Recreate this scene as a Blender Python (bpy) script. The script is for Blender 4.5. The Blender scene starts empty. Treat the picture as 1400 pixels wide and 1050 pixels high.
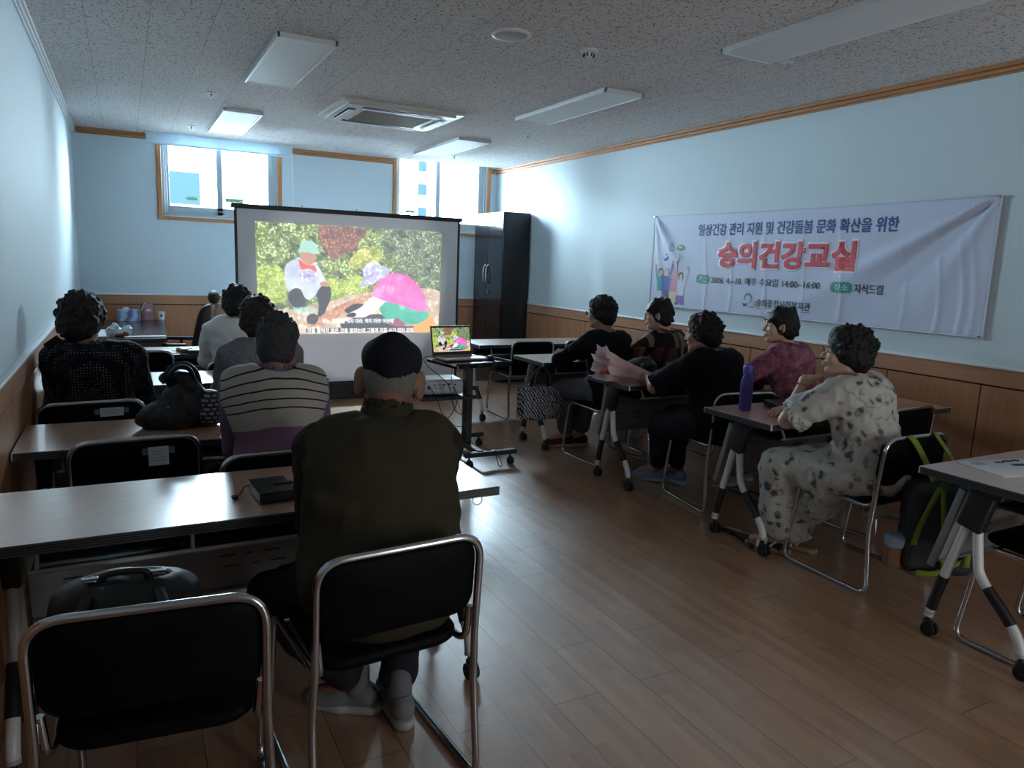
import bpy, bmesh, math, random
import numpy as np
from mathutils import Vector, Matrix
S = bpy.context.scene
COL = S.collection
PI = math.pi
R = math.radians

# ---------------------------------------------------------------- camera
cam_d = bpy.data.cameras.new('camera'); cam = bpy.data.objects.new('camera', cam_d); COL.objects.link(cam)
CAM_YAW, CAM_PITCH, CAM_ROLL, CAM_F, CAM_H = 0.49153, 0.16545, 0.03813, 990.66, 1.48
_f = Vector((math.sin(CAM_YAW)*math.cos(CAM_PITCH), math.cos(CAM_YAW)*math.cos(CAM_PITCH), -math.sin(CAM_PITCH)))
_r = Vector((math.cos(CAM_YAW), -math.sin(CAM_YAW), 0)); _u = _r.cross(_f)
_r2 = math.cos(CAM_ROLL)*_r + math.sin(CAM_ROLL)*_u; _u2 = -math.sin(CAM_ROLL)*_r + math.cos(CAM_ROLL)*_u
cam.matrix_world = Matrix(((_r2.x, _u2.x, -_f.x, 0), (_r2.y, _u2.y, -_f.y, 0), (_r2.z, _u2.z, -_f.z, CAM_H), (0, 0, 0, 1)))
cam_d.sensor_width = 36; cam_d.lens = 36*CAM_F/1400; cam_d.clip_start = 0.05
S.camera = cam
# ---------------------------------------------------------------- daylight and exposure
w = bpy.data.worlds.new('sky'); S.world = w; w.use_nodes = True
w.node_tree.nodes['Background'].inputs[0].default_value = (0.70, 0.87, 1.0, 1)
_n = w.node_tree.nodes; _k = w.node_tree.links        # hazy bright horizon, dimmer overhead
_tc = _n.new('ShaderNodeTexCoord'); _sp = _n.new('ShaderNodeSeparateXYZ'); _mr = _n.new('ShaderNodeMapRange')
_k.new(_tc.outputs['Generated'], _sp.inputs[0]); _k.new(_sp.outputs[2], _mr.inputs[0])
for _i, _v in enumerate((.16, .62, 62.0, 13.0)): _mr.inputs[_i+1].default_value = _v
_k.new(_mr.outputs[0], _n['Background'].inputs[1])
S.view_settings.view_transform = 'Standard'; S.view_settings.look = 'None'
S.view_settings.exposure = 1.27; S.view_settings.gamma = 1; S.view_settings.use_curve_mapping = False
def portal(name, x0, x1, z0, z1, y, a=-90):
    l = bpy.data.lights.new(name, 'AREA'); l.shape = 'RECTANGLE'; l.size = x1-x0; l.size_y = z1-z0
    l.cycles.is_portal = True
    o = bpy.data.objects.new(name, l); COL.objects.link(o)
    o.location = ((x0+x1)/2, y, (z0+z1)/2); o.rotation_euler = (R(a), 0, 0)
portal('window_daylight', 0.40, 1.60, 1.85, 2.80, 9.10)
portal('window_daylight', 3.05, 4.28, 1.85, 2.80, 9.10)
portal('fill_door_daylight', 2.38, 3.17, .2, 1.96, -2.32, 90)  # portal of the added rear door, a fill light source

# the projector's own lamp, aimed at the screen
_l = bpy.data.lights.new('projector_lamp', 'SPOT'); _l.energy = 17; _l.spot_size = R(51); _l.spot_blend = .3; _l.shadow_soft_size = .03; _l.color = (.95, .97, 1.0)
_o = bpy.data.objects.new('projector_lamp', _l); COL.objects.link(_o); _o.location = (2.10, 5.20, .57)
_o.rotation_euler = (Vector((2.09, 7.4, 1.12))-_o.location).to_track_quat('-Z', 'Y').to_euler()

# ---------------------------------------------------------------- helpers: colour, materials
def lin(h):
    h = h.lstrip('#'); v = [int(h[i:i+2], 16)/255 for i in (0, 2, 4)]
    return tuple(c/12.92 if c <= .04045 else ((c+.055)/1.055)**2.4 for c in v) + (1,)
class NT:
    """tiny wrapper to write node trees"""
    def __init__(s, name):
        s.m = bpy.data.materials.new(name); s.m.use_nodes = True; s.t = s.m.node_tree; s.b = s.t.nodes['Principled BSDF']
        s.out = s.t.nodes['Material Output']
    def n(s, typ, ins=None, **kw):
        nd = s.t.nodes.new(typ)
        for k, v in kw.items(): setattr(nd, k, v)
        for k, v in (ins or {}).items(): s.set(nd.inputs[k], v)
        return nd
    def set(s, sock, v):
        if isinstance(v, bpy.types.NodeSocket): s.t.links.new(v, sock)
        elif isinstance(v, bpy.types.Node): s.t.links.new(v.outputs[0], sock)
        else: sock.default_value = v
    def coord(s, scale=(1, 1, 1), rot=(0, 0, 0), loc=(0, 0, 0), kind='Object'):
        tc = s.n('ShaderNodeTexCoord')
        return s.n('ShaderNodeMapping', {'Vector': tc.outputs[kind], 'Scale': scale, 'Rotation': rot, 'Location': loc})
    def math(s, op, a, b=None, c=None, clamp=False):
        nd = s.n('ShaderNodeMath', operation=op, use_clamp=clamp); s.set(nd.inputs[0], a)
        if b is not None: s.set(nd.inputs[1], b)
        if c is not None: s.set(nd.inputs[2], c)
        return nd.outputs[0]
    def mix(s, f, a, b):
        nd = s.n('ShaderNodeMix', data_type='RGBA'); s.set(nd.inputs[0], f); s.set(nd.inputs[6], a); s.set(nd.inputs[7], b)
        return nd.outputs[2]
    def noise(s, vec, scale, detail=3, rough=.5):
        return s.n('ShaderNodeTexNoise', {'Vector': vec, 'Scale': scale, 'Detail': detail, 'Roughness': rough}).outputs[0]
    def ramp(s, f, lo, hi):
        return s.n('ShaderNodeMapRange', {'Value': f, 'From Min': lo, 'From Max': hi}).outputs[0]
    def base(s, col, rough=.6, metal=0, spec=None):
        s.set(s.b.inputs['Base Color'], col); s.set(s.b.inputs['Roughness'], rough); s.set(s.b.inputs['Metallic'], metal)
        if spec is not None: s.set(s.b.inputs['Specular IOR Level'], spec)
        return s
    def bump(s, h, strength=.3, dist=.01):
        b = s.n('ShaderNodeBump', {'Height': h, 'Strength': strength, 'Distance': dist}); s.set(s.b.inputs['Normal'], b); return s
def mat(name, col, rough=.6, metal=0, var=.12, scale=40, spec=None, bump=0, rel=None):
    """plain material with a slight procedural variation of its own colour"""
    t = NT(name); c = lin(col) if isinstance(col, str) else col
    f = t.noise(t.coord(), scale, 4)
    d = tuple(x*(1-var) for x in c[:3])+(1,); u = tuple(min(1, x*(1+var)) for x in c[:3])+(1,)
    t.base(t.mix(f, d, u), rough, metal, spec)
    if bump: t.bump(f, bump, .004)
    return t.m
def emit(name, col, strength=1.0, tex=None, base=(0.02, 0.02, 0.02, 1)):
    t = NT(name); t.base(base, .6)
    t.set(t.b.inputs['Emission Color'], tex(t) if tex else (lin(col) if isinstance(col, str) else col)); t.b.inputs['Emission Strength'].default_value = strength
    return t.m

# ---------------------------------------------------------------- helpers: objects
def link(o, parent=None):
    COL.objects.link(o)
    if parent is not None: o.parent = parent
    return o
def obj(name, me, m=None, parent=None, loc=None, rz=0):
    o = bpy.data.objects.new(name, me)
    if m is not None:
        for x in (m if isinstance(m, (list, tuple)) else [m]): me.materials.append(x)
    link(o, parent)
    if loc: o.location = loc
    if rz: o.rotation_euler = (0, 0, rz)
    return o
def tag(o, label=None, cat=None, group=None, kind=None):
    if label: o['label'] = label
    if cat: o['category'] = cat
    if group: o['group'] = group
    if kind: o['kind'] = kind
    return o
def thing(name, label, cat, loc=(0, 0, 0), rz=0, group=None):
    o = bpy.data.objects.new(name, None); o.empty_display_size = .1; link(o); o.location = loc; o.rotation_euler = (0, 0, rz)
    return tag(o, label, cat, group)
def dup(root, loc, rz, label=None, group=None):
    r = root.copy(); link(r); r.location = loc; r.rotation_euler = (0, 0, rz)
    if label: r['label'] = label
    if group: r['group'] = group
    for ch in list(root.children):
        c = ch.copy(); link(c, r)
        for g in ch.children:
            d = g.copy(); link(d, c)
    return r
class MB:
    """collects shapes and builds them as one mesh object"""
    def __init__(s): s.v = []; s.f = []; s.mi = []; s.sm = []
    def add(s, vs, fs, mi=0, smooth=False, M=None):
        n = len(s.v)
        if M is not None: vs = [M @ Vector(v) for v in vs]
        s.v += [tuple(v) for v in vs]; s.f += [[i+n for i in f] for f in fs]; s.mi += [mi]*len(fs); s.sm += [smooth]*len(fs)
        return s
    def bm(s, b, mi=0, smooth=False, M=None):
        b.verts.index_update()
        s.add([v.co.copy() for v in b.verts], [[v.index for v in f.verts] for f in b.faces], mi, smooth, M); b.free(); return s
    def box(s, c, d, bev=0, mi=0, M=None, seg=2):
        b = bmesh.new(); bmesh.ops.create_cube(b, size=1)
        bmesh.ops.scale(b, vec=d, verts=b.verts)
        if bev: bmesh.ops.bevel(b, geom=list(b.edges), offset=min(bev, min(d)*.49), segments=seg, affect='EDGES', profile=.5)
        bmesh.ops.translate(b, vec=c, verts=b.verts)
        return s.bm(b, mi, False, M)
    def b2(s, p0, p1, bev=0, mi=0, M=None):
        c = [(a+b)/2 for a, b in zip(p0, p1)]; d = [abs(b-a) for a, b in zip(p0, p1)]
        return s.box(c, d, bev, mi, M)
    def tube(s, pts, r, n=12, mi=0, M=None, cap=True, closed=False):
        P = [Vector(p) for p in pts]; rr = r if isinstance(r, (list, tuple)) else [r]*len(P)
        m = len(P); T = []
        for i in range(m):
            a = P[i-1] if (i > 0 or closed) else P[i]; b = P[(i+1) % m] if (i < m-1 or closed) else P[i]
            T.append((b-a).normalized())
        up = Vector((0, 0, 1)) if abs(T[0].z) < .9 else Vector((1, 0, 0))
        nrm = (up - T[0]*up.dot(T[0])).normalized(); vs = []
        for i in range(m):
            nrm = (nrm - T[i]*nrm.dot(T[i])).normalized(); bi = T[i].cross(nrm)
            for k in range(n):
                a = 2*PI*k/n; vs.append(P[i] + (nrm*math.cos(a) + bi*math.sin(a))*rr[i])
        fs = []
        for i in range(m if closed else m-1):
            j = (i+1) % m
            for k in range(n): fs.append([i*n+k, i*n+(k+1) % n, j*n+(k+1) % n, j*n+k])
        if cap and not closed: fs += [list(range(n))[::-1], [(m-1)*n+k for k in range(n)]]
        return s.add(vs, fs, mi, True, M)
    def cyl(s, p0, p1, r, n=24, mi=0, M=None, bev=0):
        P0, P1 = Vector(p0), Vector(p1)
        if bev:
            d = (P1-P0).normalized()*bev
            return s.tube([P0, P0+d*.02, P0+d, P1-d, P1-d*.02, P1], [r-bev, r-bev*.4, r, r, r-bev*.4, r-bev], n, mi, M)
        return s.tube([P0, P1], r, n, mi, M)
    def lathe(s, prof, c=(0, 0, 0), n=32, mi=0, M=None):
        vs = []; m = len(prof)
        for r, z in prof:
            for k in range(n):
                a = 2*PI*k/n; vs.append((c[0]+r*math.cos(a), c[1]+r*math.sin(a), c[2]+z))
        fs = [[i*n+k, i*n+(k+1) % n, (i+1)*n+(k+1) % n, (i+1)*n+k] for i in range(m-1) for k in range(n)]
        fs += [list(range(n))[::-1], [(m-1)*n+k for k in range(n)]]
        return s.add(vs, fs, mi, True, M)
    def prism(s, poly, z0, z1, mi=0, M=None):
        n = len(poly)
        vs = [(x, y, z0) for x, y in poly] + [(x, y, z1) for x, y in poly]
        fs = [list(range(n))[::-1], list(range(n, 2*n))] + [[i, (i+1) % n, n+(i+1) % n, n+i] for i in range(n)]
        return s.add(vs, fs, mi, False, M)
    def quad(s, a, b, c, d, mi=0): return s.add([a, b, c, d], [[0, 1, 2, 3]], mi)
    def build(s, name, m=None, parent=None, loc=None, rz=0, auto=True):
        me = bpy.data.meshes.new(name); me.from_pydata(s.v, [], s.f); me.update()
        me.polygons.foreach_set('material_index', s.mi); me.polygons.foreach_set('use_smooth', s.sm)
        if auto and any(s.sm):
            try: me.set_sharp_from_angle(angle=R(50))
            except Exception: pass
        return obj(name, me, m, parent, loc, rz)
def spline(pts, n=8):
    """Catmull-Rom through the points"""
    P = [Vector(p) for p in pts]; P = [P[0]*2-P[1]] + P + [P[-1]*2-P[-2]]; out = []
    for i in range(1, len(P)-2):
        a, b, c, d = P[i-1:i+3]
        for k in range(n):
            t = k/n
            out.append(.5*((2*b) + (c-a)*t + (2*a-5*b+4*c-d)*t*t + (3*b-a-3*c+d)*t**3))
    out.append(P[-2]); return out
def fillet(pts, r, n=6, closed=False):
    """polyline with rounded corners"""
    P = [Vector(p) for p in pts]; out = []; m = len(P)
    for i in range(m):
        if not closed and i in (0, m-1): out.append(P[i]); continue
        a, b, c = P[i-1], P[i], P[(i+1) % m]
        d1, d2 = (a-b), (c-b); rr = min(r, d1.length*.49, d2.length*.49); d1.normalize(); d2.normalize()
        p, q = b+d1*rr, b+d2*rr
        for k in range(n+1):
            t = k/n; out.append(p*(1-t)**2 + b*2*t*(1-t) + q*t*t)
    return out
def rrect(w, h, r, n=6, cx=0, cy=0):
    return [(p.x, p.y) for p in fillet([(cx-w/2, cy-h/2, 0), (cx+w/2, cy-h/2, 0), (cx+w/2, cy+h/2, 0), (cx-w/2, cy+h/2, 0)], r, n, True)]
def pad(mb, w, h, t, r, M, curv=0, puff=.35, mi=0, n=7):
    """rounded upholstered slab lying in local xy, bent along x by curv"""
    prof = [(0, -t/2), (.5, -t/2), (.86, -t/2*.98), (.96, -t/2*.8), (1, -t/2*.35), (1, t/2*.35), (.96, t/2*.8), (.86, t/2*.98), (.5, t/2+t*puff*.4), (0, t/2+t*puff*.5)]
    o = rrect(w, h, r, n); k = len(o); vs = []; fs = []
    for s, z in prof:
        ins = (1-s)*min(w, h)/2
        for x, y in o:
            X = x*(1-2*ins/w) if s > 0 else x*.001; Y = y*(1-2*ins/h) if s > 0 else y*.001
            vs.append((X, Y, z + curv*(X/(w/2))**2))
    for i in range(len(prof)-1):
        for j in range(k): fs.append([i*k+j, i*k+(j+1) % k, (i+1)*k+(j+1) % k, (i+1)*k+j])
    return mb.add(vs, fs, mi, True, M)
def txt(s, size, bold=0, align='LEFT', sx=1.0):
    """mesh data of a line of writing, in the xy plane"""
    cu = bpy.data.curves.new('lettering', 'FONT'); cu.body = s; cu.size = size; cu.bevel_depth = bold; cu.bevel_resolution = 1; cu.align_x = align; cu.align_y = 'CENTER'; cu.resolution_u = 3
    o = bpy.data.objects.new('lettering', cu); COL.objects.link(o)
    dg = bpy.context.evaluated_depsgraph_get(); dg.update()
    me = bpy.data.meshes.new_from_object(o.evaluated_get(dg)); bpy.data.objects.remove(o); bpy.data.curves.remove(cu)
    me.materials.clear()
    if bold:
        v = np.empty(len(me.vertices)*3); me.vertices.foreach_get('co', v); v[2::3] *= .002/bold; me.vertices.foreach_set('co', v); me.update()
    return me
def fit(me, x0, x1, z0=None, z1=None):
    """scale writing to a box; returns numpy verts (n,3)"""
    v = np.empty(len(me.vertices)*3, np.float64); me.vertices.foreach_get('co', v); v = v.reshape(-1, 3)
    a, b = v.min(0), v.max(0)
    v[:, 0] = x0 + (v[:, 0]-a[0])/(b[0]-a[0])*(x1-x0)
    if z0 is not None: v[:, 1] = z0 + (v[:, 1]-a[1])/(b[1]-a[1])*(z1-z0)
    return v

# ---------------------------------------------------------------- helpers: smooth bodies from signed distances
def vnoise(p, seed=0):
    p = np.asarray(p, np.float64) + seed*17.13; i = np.floor(p).astype(np.int64); f = p-i; f = f*f*(3-2*f)
    def h(a, b, c):
        n = (a*374761393 + b*668265263 + c*2147483647 + seed*974711) & 0xffffffff
        n = ((n ^ (n >> 13))*1274126177) & 0xffffffff
        return ((n ^ (n >> 16)) & 0xffff)/65535.0
    x, y, z = i[:, 0], i[:, 1], i[:, 2]; r = 0
    for a in (0, 1):
        for b in (0, 1):
            for c in (0, 1):
                r = r + h(x+a, y+b, z+c)*(f[:, 0] if a else 1-f[:, 0])*(f[:, 1] if b else 1-f[:, 1])*(f[:, 2] if c else 1-f[:, 2])
    return r-.5
def RC(p1, r1, p2, r2, k=.02, st=None): return dict(t='rc', a=np.array(p1, float), b=np.array(p2, float), r1=r1, r2=r2, k=k, st=st, sub=False)
def EL(c, r, k=.02, M=None): return dict(t='el', c=np.array(c, float), r=np.array(r, float), k=k, M=None if M is None else np.array(M), sub=False)
def BX(c, h, rd, k=.01, M=None): return dict(t='bx', c=np.array(c, float), h=np.array(h, float), rd=rd, k=k, M=None if M is None else np.array(M), sub=False)
def SUB(p): p = dict(p); p['sub'] = True; return p
def INF(p, d):
    p = dict(p)
    if p['t'] == 'rc': p['r1'] += d; p['r2'] += d
    elif p['t'] == 'el': p['r'] = p['r']+d
    else: p['h'] = p['h']+d
    return p
def _bb(p):
    if p['t'] == 'rc':
        m = max(p['r1'], p['r2'])*(max(p['st']) if p['st'] else 1); return np.minimum(p['a'], p['b'])-m, np.maximum(p['a'], p['b'])+m
    if p['t'] == 'el': m = p['r'].max() if p['M'] is not None else p['r']; return p['c']-m, p['c']+m
    m = np.linalg.norm(p['h'])+p['rd'] if p['M'] is not None else p['h']+p['rd']; return p['c']-m, p['c']+m
def _ev(p, X, Y, Z):
    if p['t'] == 'rc':
        a, b = p['a'], p['b']; s = 1.0
        if p['st']:
            st = np.array(p['st']); X, Y, Z = X/st[0], Y/st[1], Z/st[2]; a = a/st; b = b/st; s = st.min()
        ba = b-a; L = max(ba@ba, 1e-12)
        h = np.clip(((X-a[0])*ba[0]+(Y-a[1])*ba[1]+(Z-a[2])*ba[2])/L, 0, 1)
        d = np.sqrt((X-a[0]-ba[0]*h)**2+(Y-a[1]-ba[1]*h)**2+(Z-a[2]-ba[2]*h)**2)
        return (d-(p['r1']+(p['r2']-p['r1'])*h))*s
    X, Y, Z = X-p['c'][0], Y-p['c'][1], Z-p['c'][2]
    if p['M'] is not None:
        M = p['M']; X, Y, Z = (M[0][0]*X+M[1][0]*Y+M[2][0]*Z, M[0][1]*X+M[1][1]*Y+M[2][1]*Z, M[0][2]*X+M[1][2]*Y+M[2][2]*Z)
    if p['t'] == 'el':
        r = p['r']; k0 = np.sqrt((X/r[0])**2+(Y/r[1])**2+(Z/r[2])**2); k1 = np.sqrt((X/r[0]**2)**2+(Y/r[1]**2)**2+(Z/r[2]**2)**2)
        return k0*(k0-1)/np.maximum(k1, 1e-6)
    h = p['h']; qx, qy, qz = np.abs(X)-h[0], np.abs(Y)-h[1], np.abs(Z)-h[2]
    return np.sqrt(np.maximum(qx, 0)**2+np.maximum(qy, 0)**2+np.maximum(qz, 0)**2)+np.minimum(np.maximum(qx, np.maximum(qy, qz)), 0)-p['rd']
def sdf_mesh(prims, res=.008, disp=None, smooth=1):
    """surface of the blended union of the primitives (naive surface nets) -> verts, quads"""
    pos = [p for p in prims if not p['sub']]
    lo = np.min([_bb(p)[0] for p in pos], 0)-4*res; hi = np.max([_bb(p)[1] for p in pos], 0)+4*res
    n = np.ceil((hi-lo)/res).astype(int)+1
    ax = [(lo[i]+res*np.arange(n[i])).astype(np.float32) for i in range(3)]
    D = np.full(n, .2, np.float32)
    for p in prims:
        a, b = _bb(p); m = p['k']+3*res
        i0 = np.clip(np.floor((a-m-lo)/res).astype(int), 0, n); i1 = np.clip(np.ceil((b+m-lo)/res).astype(int)+1, 0, n)
        if (i1-i0).min() <= 0: continue
        sl = tuple(slice(i0[i], i1[i]) for i in range(3))
        X = ax[0][sl[0]][:, None, None]; Y = ax[1][sl[1]][None, :, None]; Z = ax[2][sl[2]][None, None, :]
        d = _ev(p, X, Y, Z).astype(np.float32); k = p['k']; o = D[sl]
        if p['sub']:
            h = np.clip(.5-.5*(o+d)/k, 0, 1); D[sl] = o+(-d-o)*h+k*h*(1-h)
        else:
            h = np.clip(.5+.5*(o-d)/k, 0, 1); D[sl] = o+(d-o)*h-k*h*(1-h)
    s = D < 0
    c = np.zeros(np.array(n)-1, np.int8)
    off = [(a, b, e) for a in (0, 1) for b in (0, 1) for e in (0, 1)]
    for a, b, e in off: c += s[a:n[0]-1+a, b:n[1]-1+b, e:n[2]-1+e]
    act = np.argwhere((c > 0) & (c < 8))
    V = [D[act[:, 0]+a, act[:, 1]+b, act[:, 2]+e] for a, b, e in off]
    acc = np.zeros((len(act), 3)); cnt = np.zeros(len(act))
    for i in range(8):
        for ax_ in range(3):
            if off[i][ax_]: continue
            j = i + (4, 2, 1)[ax_]
            m = (V[i] < 0) != (V[j] < 0)
            t = V[i]/np.where(m, V[i]-V[j], 1)
            q = np.array(off[i], float)[None, :].repeat(len(act), 0); q[:, ax_] += t
            acc[m] += q[m]; cnt[m] += 1
    P = lo + (act + acc/cnt[:, None])*res
    idx = np.full(np.array(n)-1, -1, np.int64); idx[act[:, 0], act[:, 1], act[:, 2]] = np.arange(len(act))
    Q = []
    for ax_ in range(3):
        u, v_ = (ax_+1) % 3, (ax_+2) % 3
        s0 = np.take(s, range(n[ax_]-1), ax_); s1 = np.take(s, range(1, n[ax_]), ax_)
        E = np.argwhere(s0 != s1)
        E = E[(E[:, u] > 0) & (E[:, v_] > 0) & (E[:, u] < n[u]-1) & (E[:, v_] < n[v_]-1)]
        flip = s0[E[:, 0], E[:, 1], E[:, 2]]
        def at(du, dv):
            g = E.copy(); g[:, u] -= du; g[:, v_] -= dv; return idx[g[:, 0], g[:, 1], g[:, 2]]
        q = np.stack([at(0, 0), at(1, 0), at(1, 1), at(0, 1)], 1)
        q[~flip] = q[~flip][:, ::-1]; Q.append(q)
    Q = np.concatenate(Q); Q = Q[(Q >= 0).all(1)]
    for _ in range(smooth):
        a = np.zeros_like(P); c2 = np.zeros(len(P))
        for i in range(4):
            for j in (1, 3):
                np.add.at(a, Q[:, i], P[Q[:, (i+j) % 4]]); np.add.at(c2, Q[:, i], 1)
        P = P*.5 + .5*a/np.maximum(c2, 1)[:, None]
    if disp is not None:
        nn = np.cross(P[Q[:, 2]]-P[Q[:, 0]], P[Q[:, 3]]-P[Q[:, 1]]); N = np.zeros_like(P)
        for i in range(4): np.add.at(N, Q[:, i], nn)
        N /= np.maximum(np.linalg.norm(N, axis=1), 1e-9)[:, None]
        P = P + N*disp(P, N)[:, None]
    return P, Q
def sdf_obj(name, prims, m, parent=None, res=.008, disp=None, smooth=1, loc=None, rz=0):
    P, Q = sdf_mesh(prims, res, disp, smooth)
    me = bpy.data.meshes.new(name); me.vertices.add(len(P)); me.vertices.foreach_set('co', P.ravel())
    me.loops.add(Q.size); me.loops.foreach_set('vertex_index', Q.ravel().astype(np.int32))
    me.polygons.add(len(Q)); me.polygons.foreach_set('loop_start', np.arange(0, Q.size, 4, dtype=np.int32)); me.polygons.foreach_set('loop_total', np.full(len(Q), 4, np.int32))
    me.update(calc_edges=True); me.validate(); me.polygons.foreach_set('use_smooth', np.ones(len(me.polygons), bool))
    return obj(name, me, m, parent, loc, rz)

# ================================================================ the room
XL, XR, YB, YF, ZC = -0.421, 4.437, 8.933, -2.2, 2.69
WZ, GZ = 0.995, 0.88           # top of the wainscot, groove under its rail
def m_wall(streak):
    t = NT('pale_blue_wallpaper'); co = t.coord((1, 1, .06)); n1 = t.noise(co, 60, 3); n2 = t.noise(t.coord(), 260, 2); n3 = t.noise(t.coord((1, 1, .5)), 1.3, 3)
    f = t.math('ADD', t.math('MULTIPLY', n1, .55), t.math('MULTIPLY', n2, .45))
    c = t.mix(f, (.50, .60, .65, 1), (.60, .70, .745, 1)); c = t.mix(t.math('MULTIPLY', n3, .25), c, (.54, .62, .65, 1))
    t.base(c, .62, spec=.3); t.bump(f, .12, .004); return t.m
M_WALL = m_wall(0)
def m_wood(name, a, b, axis='X', rough=.42, scale=1.0, spec=.4):
    t = NT(name); s = {'X': (.7, 9, 9), 'Y': (9, .7, 9), 'Z': (9, 9, .7)}[axis]
    n = t.noise(t.coord(tuple(x*scale for x in s)), 3.2, 6, .62); n2 = t.noise(t.coord(tuple(x*scale*5 for x in s)), 6, 2)
    f = t.math('ADD', t.math('MULTIPLY', n, .7), t.math('MULTIPLY', n2, .3))
    t.base(t.mix(t.ramp(f, .3, .72), lin(a), lin(b)), rough, spec=spec); return t.m
M_WAIN = m_wood('warm_beech_panelling', '#946446', '#ac7e5e', 'Z', .38)
M_RAIL = m_wood('warm_beech_rail', '#9c6d50', '#b28668', 'Y', .38)
M_TRIM = m_wood('brown_wood_trim', '#9c6a42', '#b98558', 'Y', .45)
M_TRIMX = m_wood('brown_wood_casing', '#9c6a42', '#b98558', 'Z', .45)
M_LAM = m_wood('beech_laminate', '#b58b70', '#c79c80', 'X', .2, 1.4, 1.0)
M_LAM.node_tree.nodes['Principled BSDF'].inputs['Coat Weight'].default_value = 1.0; M_LAM.node_tree.nodes['Principled BSDF'].inputs['Coat IOR'].default_value = 1.62; M_LAM.node_tree.nodes['Principled BSDF'].inputs['Coat Roughness'].default_value = .3
M_GROOVE = mat('dark_groove', '#3a2414', .8)
M_WHITE = mat('white_plastic', '#dfe3e6', .4, var=.04)
M_PVC = mat('white_window_profile', '#a3b1b8', .35, var=.03)
M_EDGE = mat('charcoal_edging', '#3e3f45', .5)
M_BLACKP = mat('black_plastic', '#17181b', .45, var=.2)
M_RUBBER = mat('black_rubber', '#0e0f10', .7, var=.2)
M_CHROME = mat('chrome', '#b9bcc0', .18, 1, var=.05)
M_GREYMET = mat('light_grey_powder_coat', '#a3a6a6', .4, .0, var=.05)
M_TUBEW = mat('white_powder_coat', '#cfd1cf', .32, var=.05)
M_VINYL = mat('black_vinyl', '#05060a', .6, var=.2, scale=120, bump=.08, spec=.1)

# floor: laminate planks along the room, each printed with three strips
def m_floor():
    t = NT('brown_laminate_floor')
    co = t.coord((1, 1, 1), (0, 0, R(90)), (0.02, 0.03, 0))
    big = t.n('ShaderNodeTexBrick', {'Vector': co, 'Color1': (0, 0, 0, 1), 'Color2': (1, 1, 1, 1), 'Mortar': (.5, .5, .5, 1), 'Scale': 1.0, 'Mortar Size': .0022, 'Mortar Smooth': .1, 'Bias': 0, 'Brick Width': .94, 'Row Height': .18})
    big.offset = .33; big.offset_frequency = 2
    st = t.n('ShaderNodeTexBrick', {'Vector': co, 'Color1': (0, 0, 0, 1), 'Color2': (1, 1, 1, 1), 'Mortar': (.5, .5, .5, 1), 'Scale': 1.0, 'Mortar Size': 0.0, 'Brick Width': .33, 'Row Height': .045})
    st.offset = .37; st.offset_frequency = 3
    g = t.noise(t.coord((30, 2.2, 1)), 2.4, 6, .65); g2 = t.noise(t.coord((1, 1, 1)), 2.1, 3)
    f = t.math('ADD', t.math('ADD', t.math('MULTIPLY', st.outputs[0], .34), t.math('MULTIPLY', big.outputs[0], .14)), t.math('MULTIPLY', g, .55))
    c = t.mix(t.ramp(f, .12, .92), lin('#8c674d'), lin('#c49775'))
    c = t.mix(t.math('MULTIPLY', big.outputs[1], .75), c, lin('#3f2d22'))
    t.base(c, t.math('ADD', .17, t.math('MULTIPLY', g, .16)), spec=.5)
    t.bump(t.math('SUBTRACT', t.math('MULTIPLY', g, .35), big.outputs[1]), .12, .003); t.set(t.b.inputs['Coat Weight'], 1.0); t.set(t.b.inputs['Coat IOR'], 2.3); t.set(t.b.inputs['Coat Roughness'], .33); return t.m
fl = MB().b2((XL-.1, YF-.1, -.1), (XR+.1, YB+.3, 0)).build('floor', m_floor()); tag(fl, 'brown laminate plank floor with a glossy sheen', kind='structure')

# ceiling: acoustic tiles with pin holes; a curtain recess is left open above each window
def m_ceil():
    t = NT('white_acoustic_tile')
    co = t.coord((1, 1, 1), (0, 0, R(90)), (0, .13, 0))
    br = t.n('ShaderNodeTexBrick', {'Vector': co, 'Color1': (0, 0, 0, 1), 'Color2': (1, 1, 1, 1), 'Mortar': (.5, .5, .5, 1), 'Scale': 1.0, 'Mortar Size': .0016, 'Mortar Smooth': .2, 'Brick Width': .608, 'Row Height': .304})
    br.offset = .5; br.offset_frequency = 2
    v = t.n('ShaderNodeTexVoronoi', {'Vector': t.coord((1, .55, 1), (0, 0, .5)), 'Scale': 62.0, 'Randomness': 1.0})
    v2 = t.n('ShaderNodeTexVoronoi', {'Vector': t.coord((.5, 1, 1), (0, 0, -.3)), 'Scale': 85.0, 'Randomness': 1.0})
    msk = t.math('GREATER_THAN', t.noise(t.coord(), 38, 2), .5)
    msk2 = t.math('GREATER_THAN', t.noise(t.coord((1, 1, 1), (0, 0, 0), (3, 1, 0)), 30, 2), .47)
    hole = t.math('MAXIMUM', t.math('MULTIPLY', t.math('LESS_THAN', v.outputs[0], .30), msk), t.math('MULTIPLY', t.math('LESS_THAN', v2.outputs[0], .26), msk2))
    n = t.noise(t.coord(), 5, 3)
    c = t.mix(n, (.68, .655, .64, 1), (.74, .715, .70, 1)); c = t.mix(t.math('MULTIPLY', hole, .8), c, (.10, .10, .10, 1)); c = t.mix(t.math('MULTIPLY', br.outputs[1], .7), c, (.17, .16, .16, 1))
    t.base(c, .9, spec=.15); t.bump(t.math('SUBTRACT', 0.0, hole), .4, .004); return t.m
M_CEIL = m_ceil()
RY = 8.76
c = MB()
c.b2((XL-.1, YF-.1, ZC), (XR+.1, RY, ZC+.12))
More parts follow.
